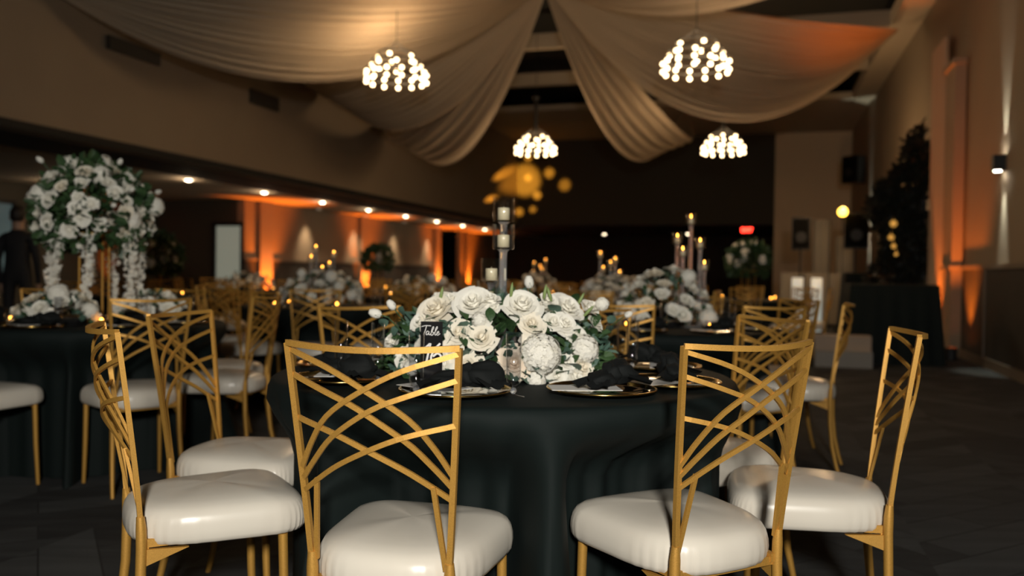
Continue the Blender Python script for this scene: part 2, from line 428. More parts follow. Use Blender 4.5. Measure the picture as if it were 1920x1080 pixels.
swag((-6.7, 4.6), 4.6, 3.6, .9, .1, 'ivory ceiling drape along the top left of the picture', 1, nf=14, seed=6)
swag((5.2, 8.2), 5.5, 3.6, 1.0, .2, 'ivory ceiling drape along the top right of the picture', -1, nf=14, seed=7)
mb = MB(); mb.lathe([(.001, -.1), (.16, -.06), (.2, 0), (.2, .12), (.05, .2), (.03, .85), (.001, .85)], 20, tuple(HUB))
tag(mb.obj('drape_hub', black_metal, None, True), 'round black hub where the ceiling drapes gather', 'drape hub')

# ------------------------------------------------------------------ chandeliers
rings = [(.385, 0.0, 13), (.385, .095, 13), (.31, .20, 8), (.235, .30, 5)]
def make_chandelier():
    t = thing('chandelier', (0, 0, 0), 0, 'x', 'chandelier', 'tiered ring chandeliers')
    b = MB(); b.ball((0, 0, 0), .026, 12, 8); bme = b.mesh('bulb', bulb_m, True)
    k = 0
    for (r, z, n) in rings:
        m = MB(); m.tube([(r * cos(2 * pi * i / 32), r * sin(2 * pi * i / 32), z + .05) for i in range(33)], .009, 6, cap=False); m.obj('ring', black_metal, t)
        for i in range(n):
            a = 2 * pi * i / n + r * 3
            link('bulb', bme, t, (r * cos(a), r * sin(a), z))
    m = MB()
    for i in range(4):
        a = pi / 4 + i * pi / 2
        m.tube([(rings[0][0] * cos(a), rings[0][0] * sin(a), .05), (.235 * cos(a), .235 * sin(a), .35), (0, 0, .50)], .005, 6)
    m.obj('hanger', black_metal, t)
    m = MB(); m.tube([(0, 0, .49), (0, 0, 2.3)], .005, 6); m.obj('cable', black_metal, t)
    return t
ch0 = make_chandelier(); kch = kids_of(ch0)
spots = [((-1.51, 10.9), 3.64, 'tiered bulb chandelier in front of the drape at upper left'),
         ((2.13, 10.1), 3.63, 'tiered bulb chandelier in front of the drape at upper right'),
         ((.42, 16.7), 3.57, 'distant bulb chandelier hanging from a black stem at centre'),
         ((3.94, 16.1), 3.54, 'distant bulb chandelier beside the beige end wall at right')]
for i, ((x, y), z, lab) in enumerate(spots):
    last = ch0
    if i == 0: ch0.location = (x, y, z - .16); ch0['label'] = lab
    else: last = dup(ch0, kch, (x, y, z - .16), .4 * i, lab)
    if i > 1:
        m = MB(); m.tube([(0, 0, .42), (0, 0, 1.06)], .03, 10); m.lathe([(.02, 0), (.075, .01), (.075, .035), (.02, .05)], 16, (0, 0, 1.05)); m.obj('stem', black_metal, last)
    light('chandelier_glow', 'POINT', (x, y, z - .02), 62 if i < 2 else 75, WARM, .22)

# ------------------------------------------------------------------ chameleon chair
JZ, TZ, WB, WT, TILT, BOW = .463, .921, .306, .370, .056, .048
def bpt(u, v, off=0.):
    wd = WB + (WT - WB) * v
    z = JZ + (TZ - JZ) * v
    y = -TILT * max(v, 0) ** 1.15 - BOW * (sin(pi * u) ** .9 if 0 < u < 1 else 0) * min(1, .35 + v) + off
    return Vector(((u - .5) * wd, y, z - .006 * sin(pi * u) * v))
def spline(cps, n=18):
    P = [Vector((a, b, 0)) for a, b in cps]; out = []
    P = [P[0] * 2 - P[1]] + P + [P[-1] * 2 - P[-2]]
    segs = len(P) - 3
    for i in range(n + 1):
        t = i / n * segs; k = min(int(t), segs - 1); t -= k
        p0, p1, p2, p3 = P[k:k + 4]
        q = .5 * ((2 * p1) + (p2 - p0) * t + (2 * p0 - 5 * p1 + 4 * p2 - p3) * t * t + (3 * p1 - p0 - 3 * p2 + p3) * t ** 3)
        out.append((q.x, q.y))
    return out
CURVES = [[(1, .975), (.72, .91), (.47, .81), (.25, .69), (.11, .555), (0, .42)],
          [(1, .86), (.75, .80), (.54, .735), (.28, .60), (.12, .475), (0, .37)],
          [(1, .66), (.80, .63), (.65, .596), (.48, .54), (.29, .465), (.13, .385), (0, .315)]]
def curve_pts(c, mirror, off, n=16):
    return [bpt(1 - u if mirror else u, v, off) for (u, v) in spline(c, n)]
# seat cushion: 4 cm thick wood pan + domed vinyl cover with puckered sides
def seat_outline(a):
    # superellipse-like plan, rounder at the back, squarer in front
    ca, sa = cos(a), sin(a)
    e = .30 if sa > 0 else .62
    x = math.copysign(abs(ca) ** e, ca); y = math.copysign(abs(sa) ** e, sa)
    yy = .195 + y * .205
    hw = .178 + .036 * ((yy + .02) / .42) - .012 * max(0, (yy - .33) / .07)
    return x * hw, yy + (.012 * (1 - x * x) if sa > 0 else -.012 * (1 - x * x))
def seat_mesh():
    n = 128; prof = [(.93, .398), (.965, .402), (.992, .413), (1.0, .43), (.997, .447), (.98, .463), (.945, .476), (.88, .486), (.76, .494), (.6, .500), (.4, .504), (.2, .506), (.02, .5065)]
    rnd = random.Random(5); puck = [rnd.uniform(.3, 1) for _ in range(n)]
    vs = []
    for (k, z) in prof:
        for i in range(n):
            a = 2 * pi * i / n; x, y = seat_outline(a)
            wob = 0
            if z < .47 and k > .9:
                corner = .35 + .65 * abs(sin(2 * a)) ** 2
                wob = .0042 * sin(i * pi / 2 * 1.0 + i * .37) * puck[i] * corner * (1 - abs(z - .425) / .05 if z > .425 else 1)
            kk = k + wob * 3.2
            cy = .195
            zz = z + (.006 * cos(3 * a) * (k if z > .45 else 0) * (1 - k))
            vs.append((x * kk, cy + (y - cy) * kk, zz))
    fs = []
    for j in range(len(prof) - 1):
        for i in range(n): fs.append((j * n + i, j * n + (i + 1) % n, (j + 1) * n + (i + 1) % n, (j + 1) * n + i))
    fs.append(tuple((len(prof) - 1) * n + i for i in range(n))); fs.append(tuple(range(n))[::-1])
    m = MB(); m.add(vs, fs); return m
def rear_leg_mb(sg):
    m = MB(); x = sg * WB / 2
    m.tube([(x, 0, JZ + .012), (x, .002, JZ - .02), (x, .003, .40), (x + sg * .002, .0, .28), (x + sg * .006, -.012, .16), (x + sg * .012, -.034, .06), (x + sg * .016, -.052, .0)],
           [.0095, .0125, .0128, .0125, .0115, .0100, .009], 12)
    return m
def front_leg_mb(sg):
    m = MB(); m.tube([(sg * .178, .335, .396), (sg * .180, .34, .2), (sg * .184, .35, 0)], [.0125, .0115, .009], 12); return m
def rail_mb():
    m = MB()
    for sg in (-1, 1): m.strap([(sg * .14, .0, .407), (sg * .16, .335, .407)], .02, .016, (1, 0, 0))
    m.strap([(-.17, .32, .407), (.17, .32, .407)], .02, .016, (0, 1, 0))
    m.strap([(-.15, .012, .40), (.15, .012, .40)], .02, .016, (0, 1, 0))
    for sg in (-1, 1):      # tapering gussets behind
        x = sg * .151
        m.add([(x - .006, .005, .395), (x - .006, .005, .352), (x + sg * .006 - .006, .11, .390), (x + .006, .005, .395), (x + .006, .005, .352), (x + sg * .006 + .006, .11, .390)],
              [(0, 1, 2), (3, 5, 4), (0, 3, 4, 1), (1, 4, 5, 2), (0, 2, 5, 3)])
    for sg in (-1, 1):      # small front gussets
        x = sg * .176
        m.add([(x, .33, .40), (x, .33, .378), (x - sg * .05, .33, .399), (x, .342, .40), (x, .342, .378), (x - sg * .05, .342, .399)],
              [(0, 1, 2), (3, 5, 4), (0, 3, 4, 1), (1, 4, 5, 2), (0, 2, 5, 3)])
    return m
def make_chair_full():
    t = thing('banquet_chair', (0, 0, 0), 0, 'x', 'chair', 'gold lattice chairs')
    me = seat_mesh().mesh('seat', vinyl, True); link('seat', me, t)
    for sg in (-1, 1):
        link('leg', smoothed(rear_leg_mb(sg), 'leg'), t); link('leg', smoothed(front_leg_mb(sg), 'leg'), t)
    rail_mb().obj('seat_rail', gold, t)
    for sg in (-1, 1):
        u = 0 if sg < 0 else 1
        m = MB(); m.strap([bpt(u, v / 10) for v in range(11)], .0122, .012, (0, 1, 0)); m.obj('back_post', gold, t)
    m = MB(); pts = [bpt(i / 24, 1.0) for i in range(25)]
    m.strap(pts, .0122, .012, (0, 1, 0)); m.obj('top_rail', gold, t)
    for k, c in enumerate(CURVES):
        for mir in (False, True):
            m = MB(); m.strap(curve_pts(c, mir, .002 if mir else -.002, 20), .0105, .0065, (0, 1, 0)); m.obj('curved_bar', gold, t)
    for sg in (-1, 1):
        m = MB(); a = bpt(.5 + sg * .472, -.01); b = bpt(.5 + sg * .385, .385)
        a.y = .004
        m.strap([a, b], .0105, .0075, (0, 1, 0)); m.obj('brace', gold, t)
    return t
def smoothed(mb_, name, m=None):
    me = mb_.mesh(name, m or gold); smooth_angle(me, 40); return me
def make_chair_simple():
    t = thing('banquet_chair', (0, 0, 0), 0, 'x', 'chair', 'gold lattice chairs')
    link('seat', bpy.data.meshes['seat'], t)
    m = MB()
    for u in (0, 1): m.strap([bpt(u, v / 4) for v in range(5)], .0122, .012, (0, 1, 0))
    m.strap([bpt(i / 10, 1.0) for i in range(11)], .0122, .012, (0, 1, 0))
    for c in CURVES:
        for mir in (False, True): m.strap(curve_pts(c, mir, .002 if mir else -.002, 8), .0115, .0065, (0, 1, 0))
    for sg in (-1, 1): m.strap([bpt(.5 + sg * .472, .0), bpt(.5 + sg * .385, .385)], .0105, .0075, (0, 1, 0))
    m.obj('backrest', gold, t)
    for sg in (-1, 1):
        link('leg', bpy.data.meshes['leg'] if sg < 0 else bpy.data.meshes['leg.002'], t)
        link('leg', bpy.data.meshes['leg.001'] if sg < 0 else bpy.data.meshes['leg.003'], t)
    return t
chairF = make_chair_full(); kF = kids_of(chairF)
chairS = make_chair_simple(); kS = kids_of(chairS)
used = {'F': False, 'S': False}
def place_chair(kind, cx, cy, ang, r, dphi, lab, group):
    a = R(ang); a2 = R(ang + dphi)
    x, y = cx + r * sin(a), cy - r * cos(a)
    root, kk = (chairF, kF) if kind == 'F' else (chairS, kS)
    rz = a2                                   # local -y must point outwards: outward = (sin a2, -cos a2)
    if not used[kind]:
        used[kind] = True; root.location = (x, y, 0); root.rotation_euler = (0, 0, rz); root['label'] = lab; root['group'] = group
        return root
    return dup(root, kk, (x, y, 0), rz, lab, group)

# ------------------------------------------------------------------ tablecloth
TOPZ, TR = .76, .70
def cloth_mesh(chs, seed=0, n=420, nf=21):
    """round cloth to the floor, tucked in where chair seats push against it. chs: list of (angle deg, r of the chair's joint line)"""
    rnd = random.Random(seed); ph = [rnd.uniform(0, 6.28) for _ in range(5)]
    zs = [TOPZ, TOPZ, TOPZ, TOPZ - .002, TOPZ - .008, .735, .70, .66, .62, .575, .53, .49, .46, .43, .38, .30, .2, .1, .03, .004]
    rs = [.02, .35, TR - .03, TR - .01, TR, TR + .008] + [None] * 14
    vs = []
    for k, z in enumerate(zs):
        for i in range(n):
            a = 2 * pi * i / n          # angle measured like the chairs: from -y towards +x
            if rs[k] is not None: r = rs[k]
            else:
                q = (.735 - z) / .735
                fold = sin(nf * a + ph[0] + .8 * sin(2 * a + ph[1])) * .6 + .4 * sin((nf * 2 - 3) * a + ph[2])
                r = TR + .012 + .075 * q + (.003 + .034 * q ** .7) * fold
                for (ca, cr) in chs:
                    da = (a - R(ca) + pi) % (2 * pi) - pi
                    if abs(da) < 1.0:
                        rf = cr - .43
                        lim = (rf - .012) / max(.3, cos(da))
                        lat = abs(r * sin(da))
                        wgt = 1 - min(1, max(0, (lat - .22) / .09)); wgt = wgt * wgt * (3 - 2 * wgt)
                        dz = min(1, (.735 - z) / .20); dz = dz * dz * (3 - 2 * dz)
                        if lim < r: r = r + (lim + .012 * fold - r) * wgt * dz
            vs.append((r * sin(a), -r * cos(a), z))
    fs = []
    for k in range(len(zs) - 1):
        for i in range(n): fs.append((k * n + i, (k + 1) * n + i, (k + 1) * n + (i + 1) % n, k * n + (i + 1) % n))
    fs.append(tuple(range(n)))
    m = MB(); m.add(vs, fs); me = m.mesh('tablecloth', black_cloth, True)
    return me

# ------------------------------------------------------------------ flowers
def rose_mesh(name, m, seed, petals=22, open_=1.0):
    rnd = random.Random(seed); b = MB()
    b.ball((0, 0, .38), .34, 8, 5, 0, 1.1)
    for i in range(petals):
        f = i / (petals - 1)
        phi = i * 2.399 + rnd.uniform(-.2, .2)
        r0 = .10 + .30 * f; h = .95 - .30 * f + rnd.uniform(-.04, .04)
        out = (.05 + .52 * f ** 1.3) * open_; hw = (1.25 - .45 * f)
        nu, nv = 5, 4; vs = []
        for j in range(nv + 1):
            v = j / nv
            for k in range(nu + 1):
                u = k / nu * 2 - 1
                wv = sin(pi * (.18 + .62 * v)) ** .6
                aa = phi + u * hw * wv
                rr = r0 * (.35 + .65 * v ** .6) + out * v ** 2.2 + .05 * f * (u * u) * v + (.07 * f * v ** 6)
                z = h * v * (1 - .10 * u * u * v) - (.16 * f * v ** 5) + .02
                z += .02 * sin(3 * u + i) * v
                vs.append((rr * cos(aa), rr * sin(aa), z + .05 - .12 * f))
        fs = [(j * (nu + 1) + k, j * (nu + 1) + k + 1, (j + 1) * (nu + 1) + k + 1, (j + 1) * (nu + 1) + k) for j in range(nv) for k in range(nu)]
        b.add(vs, fs)
    return b.mesh(name, m, True)
def cluster_mesh(name, m, seed, nfl=85, flat=.85):
    rnd = random.Random(seed); b = MB(); b.ball((0, 0, 0), .78, 10, 6)
    for i in range(nfl):
        z = 1 - 2 * (i + .5) / nfl
        rr = math.sqrt(1 - z * z); a = i * 2.399963
        nrm = (Vector((rr * cos(a), rr * sin(a), z)) + Vector((rnd.uniform(-.16, .16), rnd.uniform(-.16, .16), rnd.uniform(-.16, .16)))).normalized(); p = nrm * (.84 + rnd.uniform(-.04, .08))
        t1 = nrm.orthogonal().normalized(); t2 = nrm.cross(t1); s = rnd.uniform(.16, .24); ro = rnd.uniform(0, 1.5)
        for q in range(4):
            an = ro + q * pi / 2
            d = t1 * cos(an) + t2 * sin(an); e = t1 * -sin(an) + t2 * cos(an)
            b.add([p, p + d * s * .6 + e * s * .5 + nrm * .06, p + d * s * 1.15 + nrm * .03, p + d * s * .6 - e * s * .5 + nrm * .06], [(0, 1, 2, 3)])
    return b.mesh(name, m, True)
def bud_mesh(name):
    b = MB(); b.lathe([(.01, 0), (.30, .15), (.42, .45), (.38, .8), (.22, 1.1), (.12, 1.15), (.02, 1.05)], 10, mi=0)
    for q in range(4):
        a = q * pi / 2
        b.add([(.1 * cos(a), .1 * sin(a), 0), (.34 * cos(a - .4), .34 * sin(a - .4), .18), (.47 * cos(a), .47 * sin(a), .6), (.34 * cos(a + .4), .34 * sin(a + .4), .18)], [(0, 1, 2, 3)], 1)
    b.tube([(0, 0, .02), (0, 0, -.6)], .07, 6, 1)
    return b.mesh(name, [white_petal, leaf_green], True)
def lily_mesh(name):
    b = MB(); b.lathe([(.01, 0), (.14, .2), (.2, .7), (.15, 1.3), (.02, 1.7)], 8); return b.mesh(name, bud_green, True)
def leaf_mesh(name, m, wid=.34, rnd_=False):
    b = MB(); n = 6; vs = []
    for j in range(n + 1):
        v = j / n; w_ = wid * (sin(pi * v) ** (.55 if rnd_ else .9)); w_ = max(w_, .01)
        zc = .10 * sin(pi * v * .9)
        for u in (-1, 0, 1): vs.append((u * w_, v, zc + abs(u) * .07 * sin(pi * v)))
    b.add(vs, [(j * 3 + k, j * 3 + k + 1, (j + 1) * 3 + k + 1, (j + 1) * 3 + k) for j in range(n) for k in range(2)])
    return b.mesh(name, m, True)
ROSE = [rose_mesh('rose', white_petal, 1), rose_mesh('rose', white_petal, 2, 24, 1.25), rose_mesh('rose', cream_petal, 3, 24, 1.1), rose_mesh('rose', blush_petal, 4, 26, 1.2), rose_mesh('rose', white_petal, 7, 16, .8)]
HYD = [cluster_mesh('hydrangea', white_petal, 1, 170), cluster_mesh('hydrangea', white_petal, 2, 60)]
BUD = bud_mesh('rosebud'); LILY = lily_mesh('lily_bud')
LEAF = [leaf_mesh('leaf', leaf_green, .3), leaf_mesh('leaf', leaf_euc, .42, True)]
def face_rot(n, rnd, roll=True):
    q = Vector(n).to_track_quat('Z', 'Y')
    e = (q @ Matrix.Rotation(rnd.uniform(0, 6.28) if roll else 0, 3, 'Z').to_quaternion())
    return e.to_euler()
def foliage(name, parent, n, sampler, size, rnd, mats):
    b = MB()
    for i in range(n):
        p, nn = sampler(rnd); nn = Vector(nn).normalized()
        d = (nn + Vector((rnd.uniform(-1, 1), rnd.uniform(-1, 1), rnd.uniform(-.8, .8))) * .8).normalized()
        sd = d.orthogonal().normalized(); sd = Matrix.Rotation(rnd.uniform(0, 6.28), 3, d) @ sd; upv = d.cross(sd)
        s = size * rnd.uniform(.6, 1.2); w_ = s * rnd.uniform(.22, .4); mi = 0 if rnd.random() < .6 else 1
        P = Vector(p)
        b.add([P, P + d * s * .35 + sd * w_ + upv * s * .06, P + d * s * .75 + sd * w_ * .75 + upv * s * .1, P + d * s, P + d * s * .75 - sd * w_ * .75 + upv * s * .1, P + d * s * .35 - sd * w_ + upv * s * .06],
              [(0, 1, 2, 3), (0, 3, 4, 5)], mi)
    return tag(b.obj(name, mats, parent, False), kind='stuff')
def stem_mb(p, q, r=.0025, mid=None):
    b = MB(); p = Vector(p); q = Vector(q)
    m_ = (p + q) / 2 + Vector(mid or (0, 0, -.01)); b.tube([p, m_, q], r, 5); return b

def low_floral(loc, rz, lab, seed, a=.34, b_=.24, c=.17, nr=26, fine=True):
    rnd = random.Random(seed)
    t = thing('floral_arrangement', loc, rz, lab, 'flowers', 'white rose table arrangements')
    tray = MB(); tray.lathe([(.02, 0), (.12, 0), (.14, .03), (.13, .04), (.02, .04)], 18); tray.obj('vase', black_plastic, t)
    for i in range(nr):
        z = .02 + .95 * ((i + .5) / nr) ** 1.15; an = i * 2.399963 + rnd.uniform(-.25, .25)
        rr = math.sqrt(max(0, 1 - z * z)); k = rnd.uniform(.98, 1.14)
        p = Vector((a * rr * cos(an) * k, b_ * rr * sin(an) * k, .045 + c * z * k))
        nn = Vector((rr * cos(an), rr * sin(an), z + .35)).normalized()
        x = rnd.random(); s = rnd.uniform(.04, .056)
        me = HYD[0] if x < .2 else (ROSE[2] if x < .35 else ROSE[rnd.choice((0, 1, 4))])
        if me is HYD[0]: link('hydrangea', me, t, p, face_rot(nn, rnd), s * 1.05)
        else: link('rose', me, t, p - nn * s * .5, face_rot(nn, rnd), s)
    def smp(r_):
        z = r_.uniform(-.0, 1); an = r_.uniform(0, 6.28); rr = math.sqrt(1 - z * z) * r_.uniform(.75, .98)
        return (a * rr * cos(an), b_ * rr * sin(an), .035 + c * z * .95), (rr * cos(an), rr * sin(an), z)
    foliage('foliage', t, int(a * (500 if fine else 300)), smp, .045, rnd, [leaf_green, leaf_euc])
    return t

def main_floral():
    """the centrepiece of the front table; flowers set one by one on an ellipsoid mound"""
    rnd = random.Random(11)
    cx, cy = -.045, 2.65
    t = thing('floral_arrangement', (cx, cy, TOPZ), 0, 'lush low mound of white and cream roses on the front table', 'flowers', 'white rose table arrangements')
    tray = MB(); tray.lathe([(.02, 0), (.15, 0), (.17, .035), (.16, .045), (.02, .045)], 24); tray.obj('vase', black_plastic, t)
    A, B, C = .355, .27, .30
    def onmound(px, py, k=1.0):
        # ray through the picture position, met with the mound
        d = 2.42
        for _ in range(25):
            X = (px - 960 - .014 * (py - 540)) / F_PX * d - cx; Z = CAM_Z + (511 + (px - 960) * .014 - py) / F_PX * d - TOPZ
            q = 1 - (X / A) ** 2 - (max(Z, 0) / C) ** 2
            d = cy - B * math.sqrt(max(q, .02)) * k
        return Vector((X, d - cy, Z)), Vector((X / A, (d - cy) / B, max(Z, 0) / C))
    _skip = {(1052, 650), (985, 640), (940, 672), (820, 628), (782, 575), (945, 650), (925, 700)}
    rl = [(817, 578, 37, 2), (887, 566, 34, 1), (980, 570, 37, 0), (1066, 575, 30, 1), (906, 632, 28, 2), (863, 622, 26, 2), (1000, 606, 24, 2), (968, 680, 32, 3),
          (880, 686, 30, 2), (735, 640, 22, 0), (790, 602, 20, 1), (836, 682, 20, 0), (1040, 602, 20, 0), (1062, 606, 22, 1), (1110, 575, 24, 4), (1097, 688, 26, 2), (850, 655, 22, 2),
          (1003, 645, 24, 2), (945, 650, 18, 0), (1085, 628, 20, 1), (925, 575, 16, 4), (760, 668, 20, 1), (1030, 560, 18, 0), (925, 700, 14, 1), (800, 645, 22, 2), (1068, 680, 18, 0), (845, 560, 18, 0), (1052, 650, 24, 1), (985, 640, 20, 4), (905, 600, 18, 0), (940, 672, 20, 2), (1120, 605, 18, 0), (1110, 665, 20, 2), (860, 715, 18, 0), (900, 712, 18, 1), (1085, 705, 20, 0), (1050, 705, 18, 1), (782, 575, 18, 0), (820, 628, 20, 0)]
    for (px, py, r, k) in rl:
        if (px, py) in _skip: continue
        p, nn = onmound(px, py); s = r / F_PX * (cy + p.y) * 1.12
        nn = (nn.normalized() + Vector((0, -.4, .25))).normalized()
        link('rose', ROSE[k], t, p - nn * s * .55, face_rot(nn, rnd), s)
    for (px, py, r) in [(1016, 664, 42), (1098, 655, 30), (1010, 712, 20), (930, 690, 16), (1130, 570, 14), (775, 690, 16), (900, 600, 16)]:
        p, nn = onmound(px, py); s = r / F_PX * (cy + p.y)
        link('hydrangea', HYD[0], t, p, face_rot(nn, rnd), s)
    for (px, py, r, d_, up_) in [(706, 588, 15, 2.5, (-1, -.1, .3)), (735, 573, 13, 2.52, (-.6, -.1, .8)), (992, 531, 15, 2.7, (-.1, 0, 1)), (1178, 590, 10, 2.8, (.9, 0, .5))]:
        X = (px - 960) / F_PX * d_ - cx; Z = CAM_Z + (511 + (px - 960) * .014 - py) / F_PX * d_ - TOPZ
        s = r / F_PX * d_ * 1.5; nn = Vector(up_).normalized()
        b_o = link('rosebud', BUD, t, Vector((X, d_ - cy, Z)) - nn * s * .5, face_rot(nn, rnd), s)
        stem_mb(Vector((X, d_ - cy, Z)) - nn * s * 1.0, (X * .62, (d_ - cy) * .5, .1), .0022, (0, 0, -.02)).obj('stem', leaf_green, t)
        for q in range(3):
            f = .25 + .2 * q; pp = Vector((X, d_ - cy, Z)).lerp(Vector((X * .62, (d_ - cy) * .5, .1)), f)
            link('leaf', LEAF[1], t, pp, face_rot((rnd.uniform(-1, 1), -1, rnd.uniform(-1, .5)), rnd), .035)
    for (px, py, ang) in [(825, 552, .2), (1020, 548, .15), (1035, 552, -.3), (1083, 560, .5), (958, 545, .1), (1095, 580, .9)]:
        p, nn = onmound(px, py + 14)
        link('lily_bud', LILY, t, p, face_rot((ang, -.1, 1), rnd), .028)
    # back half, for the other views
    for i in range(26):
        z = (i + .5) / 26; an = .1 + (i * .618034 % 1.0) * (pi - .2); rr = math.sqrt(1 - z * z)
        p = Vector((A * rr * cos(an), B * rr * sin(an), .03 + .20 * z)); nn = Vector((rr * cos(an), rr * sin(an), z + .3)).normalized(); s = rnd.uniform(.036, .05)
        link('rose', ROSE[rnd.choice((0, 1, 2, 4))], t, p - nn * s * .5, face_rot(nn, rnd), s)
    for i in range(14):
        an = rnd.uniform(0, 6.28)
        p = Vector((.2 * cos(an), .16 * sin(an), .19 + rnd.uniform(-.02, .03))); s = rnd.uniform(.03, .042)
        link('rose', ROSE[rnd.choice((0, 1, 4))], t, p, face_rot((cos(an) * .4, sin(an) * .4, 1), rnd), s)
    # distinct leaves
    for (px, py, sz, k) in [(950, 610, .085, 0), (958, 640, .06, 0), (905, 668, .04, 1), (925, 672, .04, 1), (878, 660, .035, 1), (800, 692, .055, 1), (822, 700, .045, 1), (790, 700, .045, 1),
                            (1075, 690, .07, 1), (1060, 700, .06, 0), (870, 590, .05, 0), (895, 600, .05, 0), (1090, 605, .06, 0), (1120, 600, .055, 0), (1050, 640, .05, 0), (940, 700, .05, 1), (985, 712, .045, 1),
                            (1040, 715, .04, 1), (760, 615, .05, 0), (745, 660, .04, 0), (850, 700, .05, 1), (1010, 625, .045, 0), (920, 590, .05, 0), (965, 595, .045, 0), (1080, 560, .05, 0), (1115, 625, .05, 0),
                            (775, 640, .045, 1), (870, 640, .045, 0), (1040, 580, .05, 1), (835, 610, .04, 1), (1130, 640, .05, 1), (900, 712, .05, 1)]:
        p, nn = onmound(px, py, 1.02)
        d = Vector((rnd.uniform(-1, 1), -.5, rnd.uniform(-.9, .5)))
        q = d.to_track_quat('Y', 'Z').to_euler()
        link('leaf', LEAF[k], t, p - d.normalized() * sz * .5, q, sz)
    def smp(r_):
        z = r_.uniform(0, 1); an = r_.uniform(0, 6.28); rr = math.sqrt(1 - z * z) * r_.uniform(.8, .98)
        return (A * rr * cos(an), B * rr * sin(an), .02 + .20 * z), (rr * cos(an), rr * sin(an), z * .6)
    foliage('foliage', t, 1500, smp, .048, rnd, [leaf_green, leaf_euc])
    return t

def tall_floral(loc, lab, seed, R0=.33, zc=.64, dark=False, nr=58):
    rnd = random.Random(seed)
    t = thing('tall_floral_arrangement', loc, rnd.uniform(0, 1), lab, 'flowers', 'tall white floral towers')
    b = MB(); b.lathe([(.001, 0), (.12, 0), (.12, .012), (.001, .012)], 24)
    b.obj('stand_base', gold, t)
    for i in range(4):
        a = pi / 4 + i * pi / 2
        b = MB(); b.tube([(.085 * cos(a), .085 * sin(a), .01), (.085 * cos(a), .085 * sin(a), zc - .12)], .006, 6); b.obj('stand_leg', gold, t)
    b = MB(); b.lathe([(.001, zc - .13), (.11, zc - .13), (.11, zc - .11), (.001, zc - .11)], 20); b.obj('stand_top', gold, t)
    wp = dark
    for i in range(nr):
        z = 1 - 1.45 * (i + .5) / nr; an = i * 2.399963 + rnd.uniform(-.2, .2); rr = math.sqrt(max(0, 1 - z * z)); k = rnd.uniform(.88, 1.12)
        p = Vector((R0 * rr * cos(an) * k, R0 * rr * sin(an) * k, zc + R0 * .95 * z * k)); nn = Vector((rr * cos(an), rr * sin(an), z + .1)).normalized()
        if dark and rnd.random() < .75: continue
        s = rnd.uniform(.038, .056); x = rnd.random()
        if x < .25: link('hydrangea', HYD[rnd.randint(0, 1)], t, p, face_rot(nn, rnd), s * 1.2)
        else: link('rose', ROSE[rnd.choice((0, 0, 1, 2, 4))], t, p - nn * s * .4, face_rot(nn, rnd), s)
    def smp(r_):
        z = r_.uniform(-.7, 1); an = r_.uniform(0, 6.28); rr = math.sqrt(1 - z * z); k = r_.uniform(.72, 1.08) if dark else r_.uniform(.7, 1.04)
        return (R0 * rr * cos(an) * k, R0 * rr * sin(an) * k, zc + R0 * z * k), (rr * cos(an), rr * sin(an), z)
    foliage('foliage', t, 1300 if not dark else 1300, smp, .065, rnd, [leaf_green, leaf_green])
    if not dark:                       # hanging blossom trails
        for i in range(9):
            an = i * 2 * pi / 9 + rnd.uniform(-.2, .2); L_ = rnd.uniform(.22, .40); b = MB()
            r1 = R0 * rnd.uniform(.75, .95); n = int(L_ / .012)
            for q in range(n):
                f = q / n; wd = .036 * (1 - .55 * f)
                for e in range(3):
                    c_ = Vector((r1 * cos(an) + rnd.uniform(-wd, wd), r1 * sin(an) + rnd.uniform(-wd, wd), zc - .12 - L_ * f + rnd.uniform(-.01, .01)))
                    nn = Vector((rnd.uniform(-1, 1), rnd.uniform(-1, 1), rnd.uniform(-1, 1))).normalized(); t1 = nn.orthogonal().normalized(); t2 = nn.cross(t1); s = .014
                    for g in range(4):
                        aa = g * pi / 2; d = t1 * cos(aa) + t2 * sin(aa); e_ = t1 * -sin(aa) + t2 * cos(aa)
                        b.add([c_, c_ + d * s * .6 + e_ * s * .5 + nn * .004, c_ + d * s * 1.2, c_ + d * s * .6 - e_ * s * .5 + nn * .004], [(0, 1, 2, 3)])
            b.tube([(r1 * cos(an), r1 * sin(an), zc - .05), (r1 * cos(an), r1 * sin(an), zc - .12 - L_)], .002, 5)
            b.obj('blossom_trail', white_petal, t)
        for i in range(9):             # single buds reaching out on stems
            an = rnd.uniform(0, 6.28); el = rnd.uniform(-.4, .8); d = Vector((cos(an) * cos(el), sin(an) * cos(el), sin(el)))
            p = Vector((0, 0, zc)) + d * R0 * 1.3
            link('rosebud', BUD, t, p, face_rot(d, rnd), .035)
            stem_mb(Vector((0, 0, zc)) + d * R0 * .8, p, .002).obj('stem', leaf_green, t)
    return t

